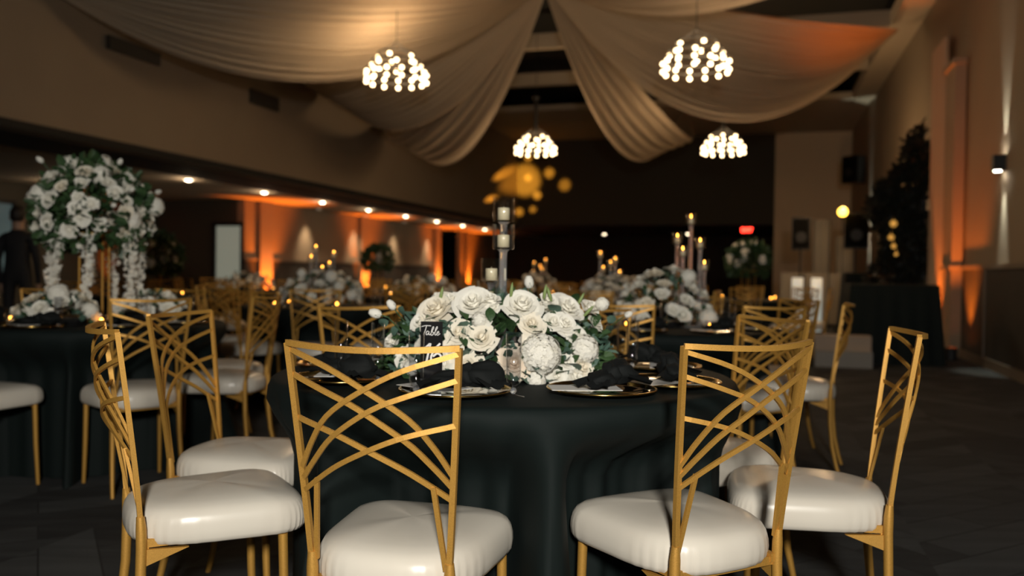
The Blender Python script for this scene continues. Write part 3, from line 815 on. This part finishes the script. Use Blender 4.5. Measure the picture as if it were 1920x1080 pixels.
# ------------------------------------------------------------------ candelabra and votives
cup_mb = MB(); cup_mb.lathe([(.001, 0), (.026, 0), (.029, .004), (.030, .066), (.028, .066), (.027, .006), (.001, .004)], 24); CUP = cup_mb.mesh('glass_cup', glass, True)
cd = MB(); cd.lathe([(.001, .005), (.0165, .005), (.0165, .036), (.015, .038), (.001, .036)], 18); cd.tube([(0, 0, .036), (0, 0, .042)], .0008, 5); CAND = cd.mesh('candle', wax, True)
fm = MB(); fm.lathe([(.001, 0), (.004, .004), (.0035, .010), (.001, .018)], 8, (0, 0, .042)); FLAME = fm.mesh('flame', flame, True)
def candelabra(loc, rz, lab, heights, lit=False, rad=.05, at=None, cs=1.0):
    t = thing('crystal_candelabra', loc, rz, lab, 'candelabra', 'crystal candelabra')
    b = MB(); b.lathe([(.001, 0), (rad + .035, 0), (rad + .035, .012), (rad + .03, .016), (.001, .016)], 28); b.obj('base', crystal, t)
    for i, h in enumerate(heights):
        a = i * 2 * pi / len(heights); rr = rad if len(heights) > 1 else 0
        x, y = at[i] if at else (rr * cos(a), rr * sin(a))
        b = MB(); b.lathe([(.011, .017), (.0135, .03), (.0115, h - .03), (.0125, h - .008), (.02, h), (.001, h)], 8, (x, y, 0)); b.obj('column', crystal, t)
        c = link('glass_cup', CUP, t, (x, y, h), None, cs); k = link('candle', CAND, c)
        if lit: link('flame', FLAME, k) if False else link('flame', FLAME, t, (x, y, h))
    return t
vt = MB(); vt.lathe([(.001, 0), (.024, 0), (.03, .06), (.0285, .06), (.023, .004), (.001, .003)], 18); VOT = vt.mesh('glass_cup', glass, True)
vfm = MB(); vfm.ball((0, 0, .034), .007, 8, 6, 0, 1.4); VFL = vfm.mesh('flame', flame, True)
vw = MB(); vw.lathe([(.001, .004), (.02, .004), (.021, .026), (.001, .026)], 14); VWX = vw.mesh('wax', wax, True)
def votive(loc, lab, grp):
    t = thing('votive_candle', loc, 0, lab, 'candle', grp)
    link('glass_cup', VOT, t); link('wax', VWX, t); link('flame', VFL, t)
fl_mb = MB(); fl_mb.lathe([(.001, 0), (.028, 0), (.028, .003), (.006, .007), (.005, .02), (.012, .026), (.018, .04), (.0205, .16), (.0195, .16), (.0165, .042), (.010, .03), (.001, .028)], 24)
FLUTE_BOWL = fl_mb.mesh('bowl', glass, True)
fk = MB(); fk.ball((0, 0, .017), .0085, 12, 8); FLUTE_KNOB = fk.mesh('stem_knob', crystal, True)
def flute(loc, lab, grp, first={}):
    t = thing('champagne_flute', loc, 0, lab, 'glass', grp)
    link('bowl', FLUTE_BOWL, t); link('stem_knob', FLUTE_KNOB, t)

# place settings
ch = MB(); ch.lathe([(.001, .004), (.09, .004), (.105, .007), (.142, .013), (.142, .016), (.105, .010), (.09, .007), (.001, .007)], 48); CH = ch.mesh('glass_dish', thin_glass('smoked_glass', (.45, .48, .48), 1.2), True)
cr_ = MB(); cr_.tube([(.142 * cos(2 * pi * i / 64), .142 * sin(2 * pi * i / 64), .0148) for i in range(65)], .0026, 8, cap=False); CR = cr_.mesh('gold_rim', gold_rim, True)
cf = MB(); cf.lathe([(.088, 0), (.094, .004), (.086, .004)], 32, close=True); CF = cf.mesh('foot', MATS['smoked_glass'], True)
def napkin_mesh(seed):
    rnd = random.Random(seed); b = MB()
    def puff(c, ax, ay, az, rot, n=20, m=12, k=.16, sharp=0):
        vs = []
        for j in range(m + 1):
            th = pi * j / m
            for i in range(n):
                a = 2 * pi * i / n; rr = sin(th) + 1e-4
                f = 1 + k * sin(3 * a + 2 * th + seed) + k * .6 * sin(7 * a + seed * 2)
                x, y, z = ax * cos(th), ay * rr * cos(a) * f, az * rr * sin(a) * f
                x_, y_ = x * cos(rot) - y * sin(rot), x * sin(rot) + y * cos(rot)
                vs.append((c[0] + x_, c[1] + y_, max(.002, c[2] + z)))
        fs = [(j * n + i, j * n + (i + 1) % n, (j + 1) * n + (i + 1) % n, (j + 1) * n + i) for j in range(m) for i in range(n)]
        b.add(vs, fs)
    puff((.0, 0, .03), .03, .028, .03, .3)                         # knot
    puff((.06, .01, .03), .07, .045, .034, .15, k=.2)              # gathered fan
    puff((-.06, -.01, .02), .065, .035, .022, .2, k=.22)           # tail
    # two loose pleated corners
    for (sx, rot, L_) in ((1, .1, .15), (-1, 3.3, .15), (1, -.35, .12)):
        vs = []; nu, nv = 12, 8
        for i in range(nu + 1):
            u = i / nu
            for j in range(nv + 1):
                v = j / nv * 2 - 1
                r_ = .02 + L_ * u; w_ = .012 + .05 * u
                y = v * w_; x = r_ - .03 * abs(v) * u; z = .034 - .024 * u + .010 * sin(v * 7 + seed) * (.4 + u) * (1 - .5 * u)
                vs.append((x * cos(rot) - y * sin(rot), x * sin(rot) + y * cos(rot), max(.003, z)))
        b.add(vs, [(i * (nv + 1) + j, i * (nv + 1) + j + 1, (i + 1) * (nv + 1) + j + 1, (i + 1) * (nv + 1) + j) for i in range(nu) for j in range(nv)])
    return b.mesh('napkin', black_napkin, True)
NAP = [napkin_mesh(1), napkin_mesh(2)]
for _m in NAP: _m.transform(Matrix.Diagonal((.75, .95, 1.0, 1)))
mc = MB(); mc.box(-.05, .05, -.09, .09, 0, .0012); MENU = mc.mesh('menu_card', card_white)
def setting(cx, cy, ang, rr, desc, grp, seed=0, full=True, card_rot=.9):
    a = R(ang); x, y = cx + rr * sin(a), cy - rr * cos(a)
    t = thing('charger_plate', (x, y, TOPZ - .001), a, 'gold-rimmed glass charger, ' + desc, 'plate', 'gold-rimmed chargers' + grp)
    link('glass_dish', CH, t); link('gold_rim', CR, t); link('foot', CF, t)
    m = link('menu_card', MENU, None, (x - .055 * cos(a), y - .055 * sin(a), TOPZ + .0165), (0, 0, a + card_rot)); tag(m, 'white menu card on the charger, ' + desc, 'menu card', 'menu cards' + grp)
    n = link('napkin', NAP[seed % 2], None, (x + .03 * cos(a), y + .03 * sin(a), TOPZ + .018), (0, 0, a + .2)); tag(n, 'knotted black napkin on the charger, ' + desc, 'napkin', 'black napkins' + grp)

# ------------------------------------------------------------------ front table
CX, CY = -.02, 2.65
front = [(-15.7, .917, 2.0, 'gold lattice-back chair seen from behind, front left of the front table'),
         (36.2, .885, -8.2, 'gold lattice-back chair seen from behind, front right of the front table'),
         (-62.5, 1.057, 2.6, 'gold lattice-back chair seen edge-on at the left of the front table'),
         (-99.3, 1.032, -1.0, 'gold lattice-back chair behind the edge-on one on the front table\'s left'),
         (75.6, 1.089, 1.2, 'gold lattice-back chair seen nearly edge-on at the far right of the front table'),
         (111.1, .95, 1.0, 'gold chair right of the front table, showing behind the front right chair'),
         (160.3, .952, .6, 'gold chair behind the front table, right of the roses'),
         (-144.1, .952, 1.9, 'gold chair behind the front table, left of the roses')]
for a, r, dp, lab in front: place_chair('F', CX, CY, a, r, dp, lab, 'chairs around the front table')
cl = link('tablecloth', cloth_mesh([(a, r) for a, r, _, _ in front], 3), None, (CX, CY, 0)); tag(cl, 'floor-length black cloth on the front round table', 'tablecloth', 'black tablecloths')
pos_words = ['front left', 'front right', 'left front', 'left rear', 'right front', 'right rear', 'rear right', 'rear left']
for i, (a, rr, dsc) in enumerate([(-14, .50, 'front left place of the front table'), (31, .50, 'front right place of the front table'), (-60, .52, 'left place of the front table'), (-100, .53, 'rear left side place of the front table'),
                          (62, .53, 'right place of the front table'), (108, .53, 'rear right side place of the front table'), (160, .53, 'place behind the roses at right, front table'), (-145, .53, 'place behind the roses at left, front table')]):
    setting(CX, CY, a, rr, dsc, ' on the front table', i, card_rot=1.1)
for i, (px, py_base, lab) in enumerate([(785, 742, 'slender champagne flute in front of the table number'), (968, 745, 'slender champagne flute before the blush rose'), (712, 707, 'slender champagne flute at the left edge of the roses'),
                                   (1153, 700, 'left one of two champagne flutes right of the roses'), (1190, 694, 'right one of two champagne flutes right of the roses'), (755, 700, 'slender champagne flute half hidden behind the front left chair')]):
    d = (CAM_Z - TOPZ) * F_PX / (py_base - 511 - (px - 960) * .014)
    flute(((px - 960 - .014 * (py_base - 540)) / F_PX * d, d, TOPZ - .001), lab, 'champagne flutes on the front table')
for i, a in enumerate((112, 158, -150, -95)):
    flute((CX + .5 * sin(R(a + 14)), CY - .5 * cos(R(a + 14)), TOPZ - .001), 'champagne flute at the %s of the front table' % ('right rear', 'back right', 'back left', 'left rear')[i], 'champagne flutes on the front table')
main_floral()
candelabra((-.045, 2.63, TOPZ), 0, 'tall crystal candelabra with glass cups rising from the front roses', (.469, .382, .28, .21, .17), rad=.05, at=[(.016, .035), (.017, -.032), (-.02, .045), (-.03, -.03), (.05, .0)], cs=1.15)

# table number
sg = thing('table_number_sign', (-.222, 2.375, TOPZ), R(4), 'small black acrylic sign reading Table 16 in the front roses', 'sign')
b = MB(); b.box(-.0305, .0305, -.0015, .0015, 0, .172); b.obj('panel', acrylic_black, sg)
b = MB(); b.box(-.034, .034, -.014, .014, 0, .01); b.obj('foot', acrylic_black, sg)
def ink(strokes, name, x0, z0, sc, slant=.18, wid=.0016):
    b = MB()
    for st in strokes:
        pts = spline(st, 4 * len(st)) if len(st) > 2 else st
        b.strap([(x0 + (p[0] + slant * p[1]) * sc, -.0021, z0 + p[1] * sc) for p in pts], wid, .0008, (0, 1, 0))
    b.obj(name, ink_white, sg)
tb = [[(-.15, 1.0), (.3, 1.12), (.95, 1.1)], [(.42, 1.1), (.34, .5), (.22, 0)],
      [(.78, .42), (.58, .46), (.5, .2), (.62, .02), (.8, .25), (.84, .42)], [(.84, .42), (.84, .1), (.95, .03), (1.05, .15)],
      [(1.05, .15), (1.28, .8), (1.22, 1.0), (1.12, .7), (1.1, .05), (1.3, .02), (1.38, .25), (1.22, .38)], [(1.36, .3), (1.5, .3)],
      [(1.5, .3), (1.72, .85), (1.66, 1.0), (1.55, .7), (1.55, .1), (1.66, .02), (1.78, .15)], [(1.78, .2), (1.98, .3), (1.92, .46), (1.8, .35), (1.8, .08), (1.95, .0), (2.15, .2)]]
ink(tb, 'lettering', -.028, .134, .0235, .15, .0017)
ink([[(.0, .75), (.25, 1.0)], [(.27, 1.02), (.22, .5), (.18, 0)]], 'numeral', -.024, .056, .054, .12, .0055)
ink([[(.75, 1.02), (.5, .7), (.36, .3), (.5, .02), (.78, .08), (.86, .36), (.66, .5), (.45, .34)]], 'numeral', -.022, .056, .054, .1, .0055)

# ------------------------------------------------------------------ other tables
tables = [  # x, y, chair angle offset, floral, description, full chairs
    (-2.35, 4.8, 40, 'tall', 'the tall-floral left table', True),
    (.91, 5.1, 22, 'lowc', 'the table behind the front roses', True),
    (-1.65, 7.4, 10, 'lowc', 'the mid-left table', False),
    (.95, 8.3, 30, 'lowc', 'the second table behind centre', False),
    (-3.9, 9.3, 15, 'dark', 'the dim left-edge table', False),
    (-1.1, 10.4, 0, 'low', 'the distant left-of-centre table', False),
    (.4, 12.8, 20, 'lowc', 'the distant centre table', False),
    (-3.9, 12.6, 5, 'low', 'the far table by the lit door', False),
    (-2.4, 15.2, 12, 'dark', 'the far leafy-ball table', False),
    (-.3, 16.0, 33, 'low', 'the farthest centre table', False),
    (2.3, 15.6, 8, 'low', 'the farthest right-of-centre table', False),
    (3.1, 11.2, 28, 'dark2', 'the table nearest the stage', False)]
sides = ['near side', 'near right side', 'right side', 'far right side', 'far side', 'far left side', 'left side', 'near left side']
shared_cloth = cloth_mesh([(k * 45, .95) for k in range(8)], 9, 240, 16)
for ti, (x, y, off, kind, desc, full) in enumerate(tables):
    c = link('tablecloth', shared_cloth, None, (x, y, 0), (0, 0, R(off))); tag(c, 'floor-length black cloth on ' + desc, 'tablecloth', 'black tablecloths')
    for k in range(8):
        ang = off + 45 * k
        sd = sides[int(((ang + 22.5) % 360) // 45)]
        if ti == 0 and k == 7: ang -= 9
        place_chair('F' if full else 'S', x, y, ang, .95, random.Random(ti * 9 + k).uniform(-2.5, 2.5), 'gold chair with white seat, %s of %s' % (sd, desc), 'chairs around ' + desc)
    if kind == 'tall':
        tall_floral((x, y, TOPZ), 'tall domed tower of white roses with hanging blossom trails', 21, .285, .61, nr=74)
        low_floral((x - .02, y - .34, TOPZ), .3, 'low white hydrangea cluster left of the tall floral\'s stand', 31, .19, .14, .13, 16)
        low_floral((x + .30, y + .06, TOPZ), -.2, 'low white rose cluster right of the tall floral\'s stand', 32, .19, .14, .13, 16)
    elif kind in ('low', 'lowc'):
        low_floral((x, y, TOPZ), off * .05, 'low mound of white roses on ' + desc, 40 + ti, .36, .24, .28 if ti == 1 else (.24 if kind == 'lowc' else .2), 42 if y < 9 else 28, y < 9)
    else:
        tall_floral((x, y, TOPZ), ('dark leafy ball on a stand on ' if kind == 'dark' else 'loose dark greenery on a stand on ') + desc, 60 + ti, .26, .5 if y > 10 else .42, dark=True)
    if kind == 'lowc':
        hs = (.62, .50, .42, .47, .34) if ti == 1 else (.47, .38, .29, .42, .33)
        candelabra((x + (.16 if ti == 1 else 0), y + .02, TOPZ), .4 + ti, 'crystal candelabra with lit candles on ' + desc, hs, lit=True, rad=.10 if ti != 1 else .085)
    rnd = random.Random(100 + ti)
    for k in range(4 if y < 9 else 3):
        a = rnd.uniform(0, 6.28) if k else -1.2
        a = (a // (pi / 2)) * pi / 2 + .5 if k == 0 else k * pi / 2 + rnd.uniform(.1, 1.3) - pi / 2 * 1
        dg = (math.degrees(a) + 90) % 360
        votive((x + .42 * cos(a), y + .42 * sin(a) * .9, TOPZ - .001), 'glowing votive candle, %s of %s' % (sides[int(((dg + 22.5) % 360) // 45)], desc), 'votive candles on ' + desc)
    if y < 9:
        for k in range(8):
            a = R(off + 45 * k + 13)
            flute((x + .52 * sin(a), y - .52 * cos(a), TOPZ - .001), 'champagne flute, %s of %s' % (sides[int(((off + 45 * k + 22.5) % 360) // 45)], desc), 'champagne flutes on ' + desc)
            if y < 6: setting(x, y, off + 45 * k, .53, '%s of %s' % (sides[int(((off + 45 * k + 22.5) % 360) // 45)], desc), ' on ' + desc, k)

# ------------------------------------------------------------------ right side: cake table, booth, speakers, greenery
def box_cloth(name, s0, s1, w0, w1, h, lab, m=black_cloth):
    b = MB(); n = 160; vs = []
    corners = [(s0, w0), (s1, w0), (s1, w1), (s0, w1)]
    per = []
    for k in range(4):
        a, c = corners[k], corners[(k + 1) % 4]
        for i in range(n // 4): f = i / (n // 4); per.append((a[0] + (c[0] - a[0]) * f, a[1] + (c[1] - a[1]) * f))
    cs, cw = (s0 + s1) / 2, (w0 + w1) / 2
    for z, e in ((h, 0.), (h - .02, .012), (h * .5, .05), (.006, .09)):
        for i, (s, w_) in enumerate(per):
            f = sin(i * .9) * .014 * (h - z) / h
            ds, dw = s - cs, w_ - cw; l = math.hypot(ds, dw)
            vs.append(rm(s + ds / l * (e + f), w_ + dw / l * (e + f), z))
    fs = [(j * n + i, j * n + (i + 1) % n, (j + 1) * n + (i + 1) % n, (j + 1) * n + i) for j in range(3) for i in range(n)]
    fs.append(tuple(range(n))[::-1]); b.add(vs, fs)
    return tag(b.obj(name, m, None, True), lab, 'table')
box_cloth('cake_table', 11.4, 12.1, 1.05, 2.05, .99, 'high table under a black cloth beside the orange uplight')
box_cloth('booth_table', 15.6, 16.4, 1.35, 2.1, 1.15, 'dark draped booth table behind the cake table, below the right loudspeaker')
t = thing('cake_stand', rm(11.75, 1.45, .99), 0, 'small clear cake stand on the black cake table', 'cake stand')
b = MB(); b.lathe([(.001, 0), (.06, 0), (.05, .01), (.016, .03), (.014, .08), (.03, .10), (.001, .10)], 20); b.obj('pedestal', glass, t, True)
b = MB(); b.lathe([(.001, .10), (.15, .10), (.155, .115), (.15, .115), (.001, .108)], 32); b.obj('plate', glass, t, True)
# greenery wall
t = thing('greenery_panel', rm(15.0, 2.17), -R(16.4), 'tall dark greenery panel rising behind the cake table', 'greenery')
b = MB(); b.box(-.3, .32, .02, .10, 0, 2.5); b.obj('frame', black_metal, t)
rnd = random.Random(77); lv = MB()
for i in range(5200):
    x = rnd.uniform(-.42, .36); top = 2.6 + (x + .42) * 1.3 - (.55 if x > .34 else 0); z = rnd.uniform(.0, top); y = rnd.choice((-.06, .15, rnd.uniform(-.1, .2))) + rnd.uniform(-.04, .04)
    P = Vector((x + .12 * sin(z * 5), y, z)); d = Vector((rnd.uniform(-1, 1), rnd.uniform(-1, 1), rnd.uniform(-.6, 1))).normalized(); sd = d.orthogonal().normalized(); s = rnd.uniform(.10, .18)
    lv.add([P, P + d * s * .5 + sd * s * .28, P + d * s, P + d * s * .5 - sd * s * .28], [(0, 1, 2, 3)])
tag(lv.obj('leaves', mat('hedge_leaf', (.006, .01, .006), .8), t), kind='stuff')
# gold ornaments hanging on the greenery
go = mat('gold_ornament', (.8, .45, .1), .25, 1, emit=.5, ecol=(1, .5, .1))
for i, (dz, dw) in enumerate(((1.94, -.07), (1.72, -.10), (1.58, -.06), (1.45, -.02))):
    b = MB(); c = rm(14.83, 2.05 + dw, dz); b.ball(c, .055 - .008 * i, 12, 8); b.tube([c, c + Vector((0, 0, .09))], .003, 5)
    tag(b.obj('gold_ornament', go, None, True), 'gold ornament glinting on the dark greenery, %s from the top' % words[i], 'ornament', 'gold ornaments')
def speaker(loc, rz, lab, h=.62, w_=.36, d=.34):
    t = thing('loudspeaker', loc, rz, lab, 'speaker')
    b = MB(); b.add([(-w_ / 2, -d / 2, 0), (w_ / 2, -d / 2, 0), (w_ * .36, d / 2, 0), (-w_ * .36, d / 2, 0), (-w_ / 2, -d / 2, h), (w_ / 2, -d / 2, h), (w_ * .36, d / 2, h), (-w_ * .36, d / 2, h)],
                    [(3, 2, 1, 0), (4, 5, 6, 7), (0, 1, 5, 4), (1, 2, 6, 5), (2, 3, 7, 6), (3, 0, 4, 7)]); b.obj('cabinet', black_plastic, t)
    b = MB(); b.box(-w_ / 2 + .02, w_ / 2 - .02, -d / 2 - .012, -d / 2 - .001, .03, h - .03); b.obj('grille', mat('grille_cloth', (.004, .004, .004), .95, 0, **{'Specular IOR Level': .05}), t)
    b = MB(); b.lathe([(.04, 0), (.09, .02), (.11, .025)], 18); o = b.obj('woofer', black_metal, t); o.rotation_euler = (R(90), 0, 0); o.location = (0, -d / 2 - .0135, h * .38)
    return t
def stand(loc, h, lab):
    t = thing('speaker_stand', loc, 0, lab, 'speaker stand')
    b = MB(); b.tube([(0, 0, .1), (0, 0, h)], .018, 10); b.obj('pole', black_metal, t)
    for k in range(3):
        a = k * 2 * pi / 3; b = MB(); b.tube([(0, 0, .7), (.45 * cos(a), .45 * sin(a), .012)], .012, 8); b.obj('leg', black_metal, t)
P1 = rm(18.5, .72); P2 = rm(17.6, 1.68)
stand(P1, 1.62, 'black tripod stand under the left loudspeaker'); speaker((P1.x, P1.y, 1.62), -R(16), 'black loudspeaker on a tripod, the left of the pair', .66)
stand(P2, 1.62, 'black tripod stand under the right loudspeaker'); speaker((P2.x, P2.y, 1.62), -R(16), 'black loudspeaker on a tripod with yellow lamp above it', .68, .44)
w_sp = speaker(rm(24.2, W_R - .36, 3.55), -R(60), 'black loudspeaker mounted high on the right wall', .72, .5, .4)
b = MB(); b.box(-.03, .03, .2, .34, .3, .4); b.obj('bracket', black_metal, w_sp)
light('stage_lamp_glow', 'POINT', rm(17.5, 1.5, 2.6), 70, (1, .62, .3), .1)
t = thing('stage_lamp', rm(17.3, 1.42, 2.31), 0, 'round yellow glowing lamp above the right loudspeaker', 'lamp')
b = MB(); b.ball((0, 0, 0), .085, 16, 10); b.obj('globe', mat('yellow_lamp', (1, .7, .1), .4, 0, emit=9, ecol=(1, .52, .06)), t, True)
b = MB(); b.tube([(0, 0, -.08), (0, 0, -.14)], .02, 8); b.tube([(0, 0, -.14), (.02, .02, -2.33)], .01, 8); b.lathe([(.001, -2.34), (.2, -2.34), (.2, -2.32), (.001, -2.32)], 20); b.obj('pole', black_metal, t)
# glowing white columns and white front of the booth
gl = mat('lit_acrylic', (.8, .8, .75), .5, 0, emit=.28, ecol=(.95, 1, .88))
for i, (px_, w_, s_) in enumerate(((0, .62, 17.0), (1, .98, 17.3))):
    t = thing('acrylic_column', rm(s_, w_, 0), 0, ('left' if i == 0 else 'right') + ' glowing white column standing by the stage', 'column', 'glowing columns')
    b = MB(); b.lathe([(.001, .03), (.10, .03), (.10, 1.05), (.001, 1.05)], 20); b.obj('shaft', gl, t, True)
    b = MB(); b.lathe([(.001, 0), (.14, 0), (.14, .03), (.001, .03)], 20); b.obj('foot', black_metal, t)
t = thing('booth_facade', rm(19.6, 1.1, 0), -R(16.4), 'white folding booth facade behind the left loudspeaker', 'screen')
for k in range(3):
    x0 = -.75 + k * .5
    b = MB(); b.box(x0 + .01, x0 + .49, -.012, .012, .05, 1.15); b.obj('panel', mat('white_scrim', (.26, .23, .19), .8), t)
    b = MB(); b.box(x0, x0 + .012, -.02, .02, 0, 1.17); b.box(x0 + .488, x0 + .5, -.02, .02, 0, 1.17); b.obj('frame', black_metal, t)
# pale sheer pillar behind the speakers
for i, (s_, w_, hh) in enumerate(((20.5, 1.25, 2.35), (20.6, 1.75, 2.0))):
    b = MB(); n = 48; vs = []
    for z in (0, .8, 1.6, hh):
        for k in range(n):
            a = 2 * pi * k / n; r_ = .19 + .014 * sin(9 * a); p = rm(s_, w_, z) + Vector((r_ * cos(a), r_ * sin(a), 0)); vs.append(p)
    b.add(vs, [(j * n + k, j * n + (k + 1) % n, (j + 1) * n + (k + 1) % n, (j + 1) * n + k) for j in range(3) for k in range(n)] + [tuple(3 * n + k for k in range(n))])
    tag(b.obj('draped_pillar', mat('grey_sheer', (.22, .20, .17), .8), None, True), ('taller' if i == 0 else 'shorter') + ' pale draped pillar behind the loudspeakers', 'pillar', 'draped pillars')
# white steps
t = thing('stage_steps', rm(11.0, .93), -R(16.4), 'low pale two-tread steps on the floor behind the right chairs', 'steps')
sw = mat('pale_step', (.42, .33, .25), .7)
b = MB(); b.box(-.32, .32, -.2, .2, 0, .19); b.obj('lower_tread', mat('grey_step', (.3, .28, .25), .7), t)
b = MB(); b.box(-.32, .32, -.05, .2, .19, .37); b.obj('upper_tread', sw, t)
# white drape beside the near uplight
b = MB(); vs = []; n = 60
for z in (.02, 1.5, 3.0, 4.6):
    for k in range(n + 1):
        f = k / n; vs.append(rm(13.7 + 1.1 * f, W_R - .12 + .035 * sin(f * 34), z))
b.add(vs, [(j * (n + 1) + k, j * (n + 1) + k + 1, (j + 1) * (n + 1) + k + 1, (j + 1) * (n + 1) + k) for j in range(3) for k in range(n)])
tag(b.obj('wall_drape', translucent_mat('ivory_drape', (.5, .4, .3), .2), None, True), 'pale drape hanging on the right wall left of the pilaster', 'drape')

# exit sign
t = thing('exit_sign', rm(29.1, -.55, 2.56), -R(16.4), 'red glowing EXIT sign under the end wall soffit', 'exit sign')
b = MB(); b.box(-.17, .17, -.03, .03, -.1, .12); b.box(-.02, .02, -.015, .015, .12, .19); b.obj('housing', black_plastic, t)
cu = bpy.data.curves.new('exit_text', 'FONT'); cu.body = 'EXIT'; cu.size = .17; cu.align_x = 'CENTER'; cu.align_y = 'CENTER'; cu.extrude = .004; cu.offset = .006
tmp = bpy.data.objects.new('tmp', cu); col.objects.link(tmp); bpy.context.view_layer.update()
me = bpy.data.meshes.new_from_object(tmp.evaluated_get(bpy.context.evaluated_depsgraph_get())); bpy.data.objects.remove(tmp)
me.materials.clear(); me.materials.append(mat('exit_red', (1, .05, .03), .4, 0, emit=14, ecol=(1, .03, .015)))
link('lettering', me, t, (0, -.036, .01), (R(90), 0, 0))

# small dark boxes on the upper left wall
for px_, s_, z_, sz, lab in ((0, 9.85, 4.05, (.5, .09), 'long dark vent high on the upper left wall, nearest the camera'), (1, 13.05, 4.0, (.42, .12), 'dark vent on the upper left wall below the drape'), (2, 20.9, 4.3, (.36, .3), 'dark square speaker box on the upper left wall, farthest')):
    b = MB(); rbox(b, s_ - sz[0], s_ + sz[0], W_U + .001, W_U + .06, z_ - sz[1], z_ + sz[1])
    t = tag(b.obj('wall_vent' if px_ < 2 else 'wall_speaker', mat('vent_dark', (.03, .025, .02), .6)), lab, 'vent' if px_ < 2 else 'speaker')

# amber pattern light on the end wall corner
AM2 = (1, .42, .04)
src = Vector((-1.6, 20.5, 2.2))
for i, (dx, dz, p, a) in enumerate(((0, 0, 30000, 7.5), (-.5, .45, 45000, 2.6), (.45, -.5, 37500, 2.0), (-.75, -.4, 39000, 1.8), (.9, .3, 27000, 2.4), (.1, .8, 30000, 1.8), (-.2, -1.1, 27000, 2.), (1.5, -.1, 18000, 2.8), (.1, .1, 45000, 1.8), (.3, -1.0, 22500, 1.6))):
    tgt = rm(28.9, -8.1, 4.3) + Vector((dx, 0, dz))
    light('pattern_beam', 'SPOT', src, p, AM2, .05, tgt, a, .7)

# ------------------------------------------------------------------ standing guest
def person(loc, rz, lab):
    t = thing('person', loc, rz, lab, 'person')
    V = [(0, 0, .96), (0, 0, 1.12), (0, .01, 1.30), (0, .01, 1.44), (0, .0, 1.52), (0, -.01, 1.60), (0, -.015, 1.70), (0, -.01, 1.76),
         (.10, 0, .92), (.11, -.01, .50), (.11, .02, .09), (.12, -.10, .04), (-.10, 0, .92), (-.11, -.01, .50), (-.11, .02, .09), (-.12, -.10, .04),
         (.17, .01, 1.42), (.23, .02, 1.14), (.22, -.06, .90), (.215, -.09, .81), (-.17, .01, 1.42), (-.23, .02, 1.14), (-.22, -.06, .90), (-.215, -.09, .81)]
    Rr = [(.16, .115), (.145, .105), (.165, .115), (.11, .08), (.055, .055), (.075, .085), (.08, .098), (.055, .07),
          (.09, .09), (.06, .062), (.042, .045), (.04, .03), (.09, .09), (.06, .062), (.042, .045), (.04, .03),
          (.065, .065), (.05, .05), (.034, .034), (.028, .04), (.065, .065), (.05, .05), (.034, .034), (.028, .04)]
    E = [(0, 1), (1, 2), (2, 3), (3, 4), (4, 5), (5, 6), (6, 7), (0, 8), (8, 9), (9, 10), (10, 11), (0, 12), (12, 13), (13, 14), (14, 15), (3, 16), (16, 17), (17, 18), (18, 19), (3, 20), (20, 21), (21, 22), (22, 23)]
    for sg, hnd in ((1, 19), (-1, 23)):
        hx, hy, hz = V[hnd]
        for k, (dx, dy, L_) in enumerate(((0, -.028, .062), (0, -.010, .072), (0, .008, .068), (0, .024, .055))):
            i = len(V); V.append((hx, hy + dy, hz - .035)); V.append((hx - sg * .012, hy + dy - .004, hz - .035 - L_)); Rr += [(.009, .009), (.007, .007)]; E += [(hnd, i), (i, i + 1)]
        i = len(V); V.append((hx - sg * .01, hy - .045, hz - .0)); V.append((hx - sg * .018, hy - .062, hz - .045)); Rr += [(.010, .010), (.008, .008)]; E += [(hnd, i), (i, i + 1)]
    me = bpy.data.meshes.new('body'); me.from_pydata(V, E, [])
    o = bpy.data.objects.new('body', me); col.objects.link(o)
    sk = o.modifiers.new('s', 'SKIN'); su = o.modifiers.new('u', 'SUBSURF'); su.levels = 2; su.render_levels = 2
    for i, v in enumerate(me.skin_vertices[0].data): v.radius = Rr[i]; v.use_root = (i == 0)
    bpy.context.view_layer.update()
    m2 = bpy.data.meshes.new_from_object(o.evaluated_get(bpy.context.evaluated_depsgraph_get())); bpy.data.objects.remove(o)
    m2.materials.clear(); suit = mat('dark_suit', (.012, .012, .014), .8); skin = mat('skin', (.42, .26, .18), .5); m2.materials.append(suit); m2.materials.append(skin)
    for p in m2.polygons:
        z = p.center.z; p.material_index = 1 if (z > 1.52 or (z < .84 and abs(p.center.x) > .19)) else 0
        p.use_smooth = True
    link('body', m2, t)
    b = MB(); vs = []; b.lathe([(.001, .125), (.05, .115), (.084, .07), (.094, .02), (.088, -.04), (.06, -.08)], 18, (0, .012, 1.70)); h = b.obj('hair', mat('dark_hair', (.015, .01, .008), .6), t, True); h.scale = (.93, 1.08, 1)
    for sg in (-1, 1):
        b = MB(); b.ball((sg * .083, .0, 1.665), .02, 8, 6, 0, 1.4); b.obj('ear', skin, t, True)
    b = MB(); b.tube([(0, -.088, 1.69), (0, -.122, 1.645), (0, -.098, 1.635)], [.008, .013, .008], 8); b.obj('nose', skin, t, True)
    for sg in (-1, 1):
        b = MB(); b.ball((sg * .032, -.094, 1.69), .010, 8, 6); b.obj('eye', mat('eye_dark', (.02, .02, .02), .2), t, True)
    b = MB(); b.tube([(-.022, -.094, 1.602), (0, -.101, 1.600), (.022, -.094, 1.602)], .005, 6); b.obj('mouth', mat('lip', (.35, .14, .11), .5), t, True)
    return t
person((-6.2, 10.7, 0), R(190), 'person in a dark suit standing with back turned at the far left edge')
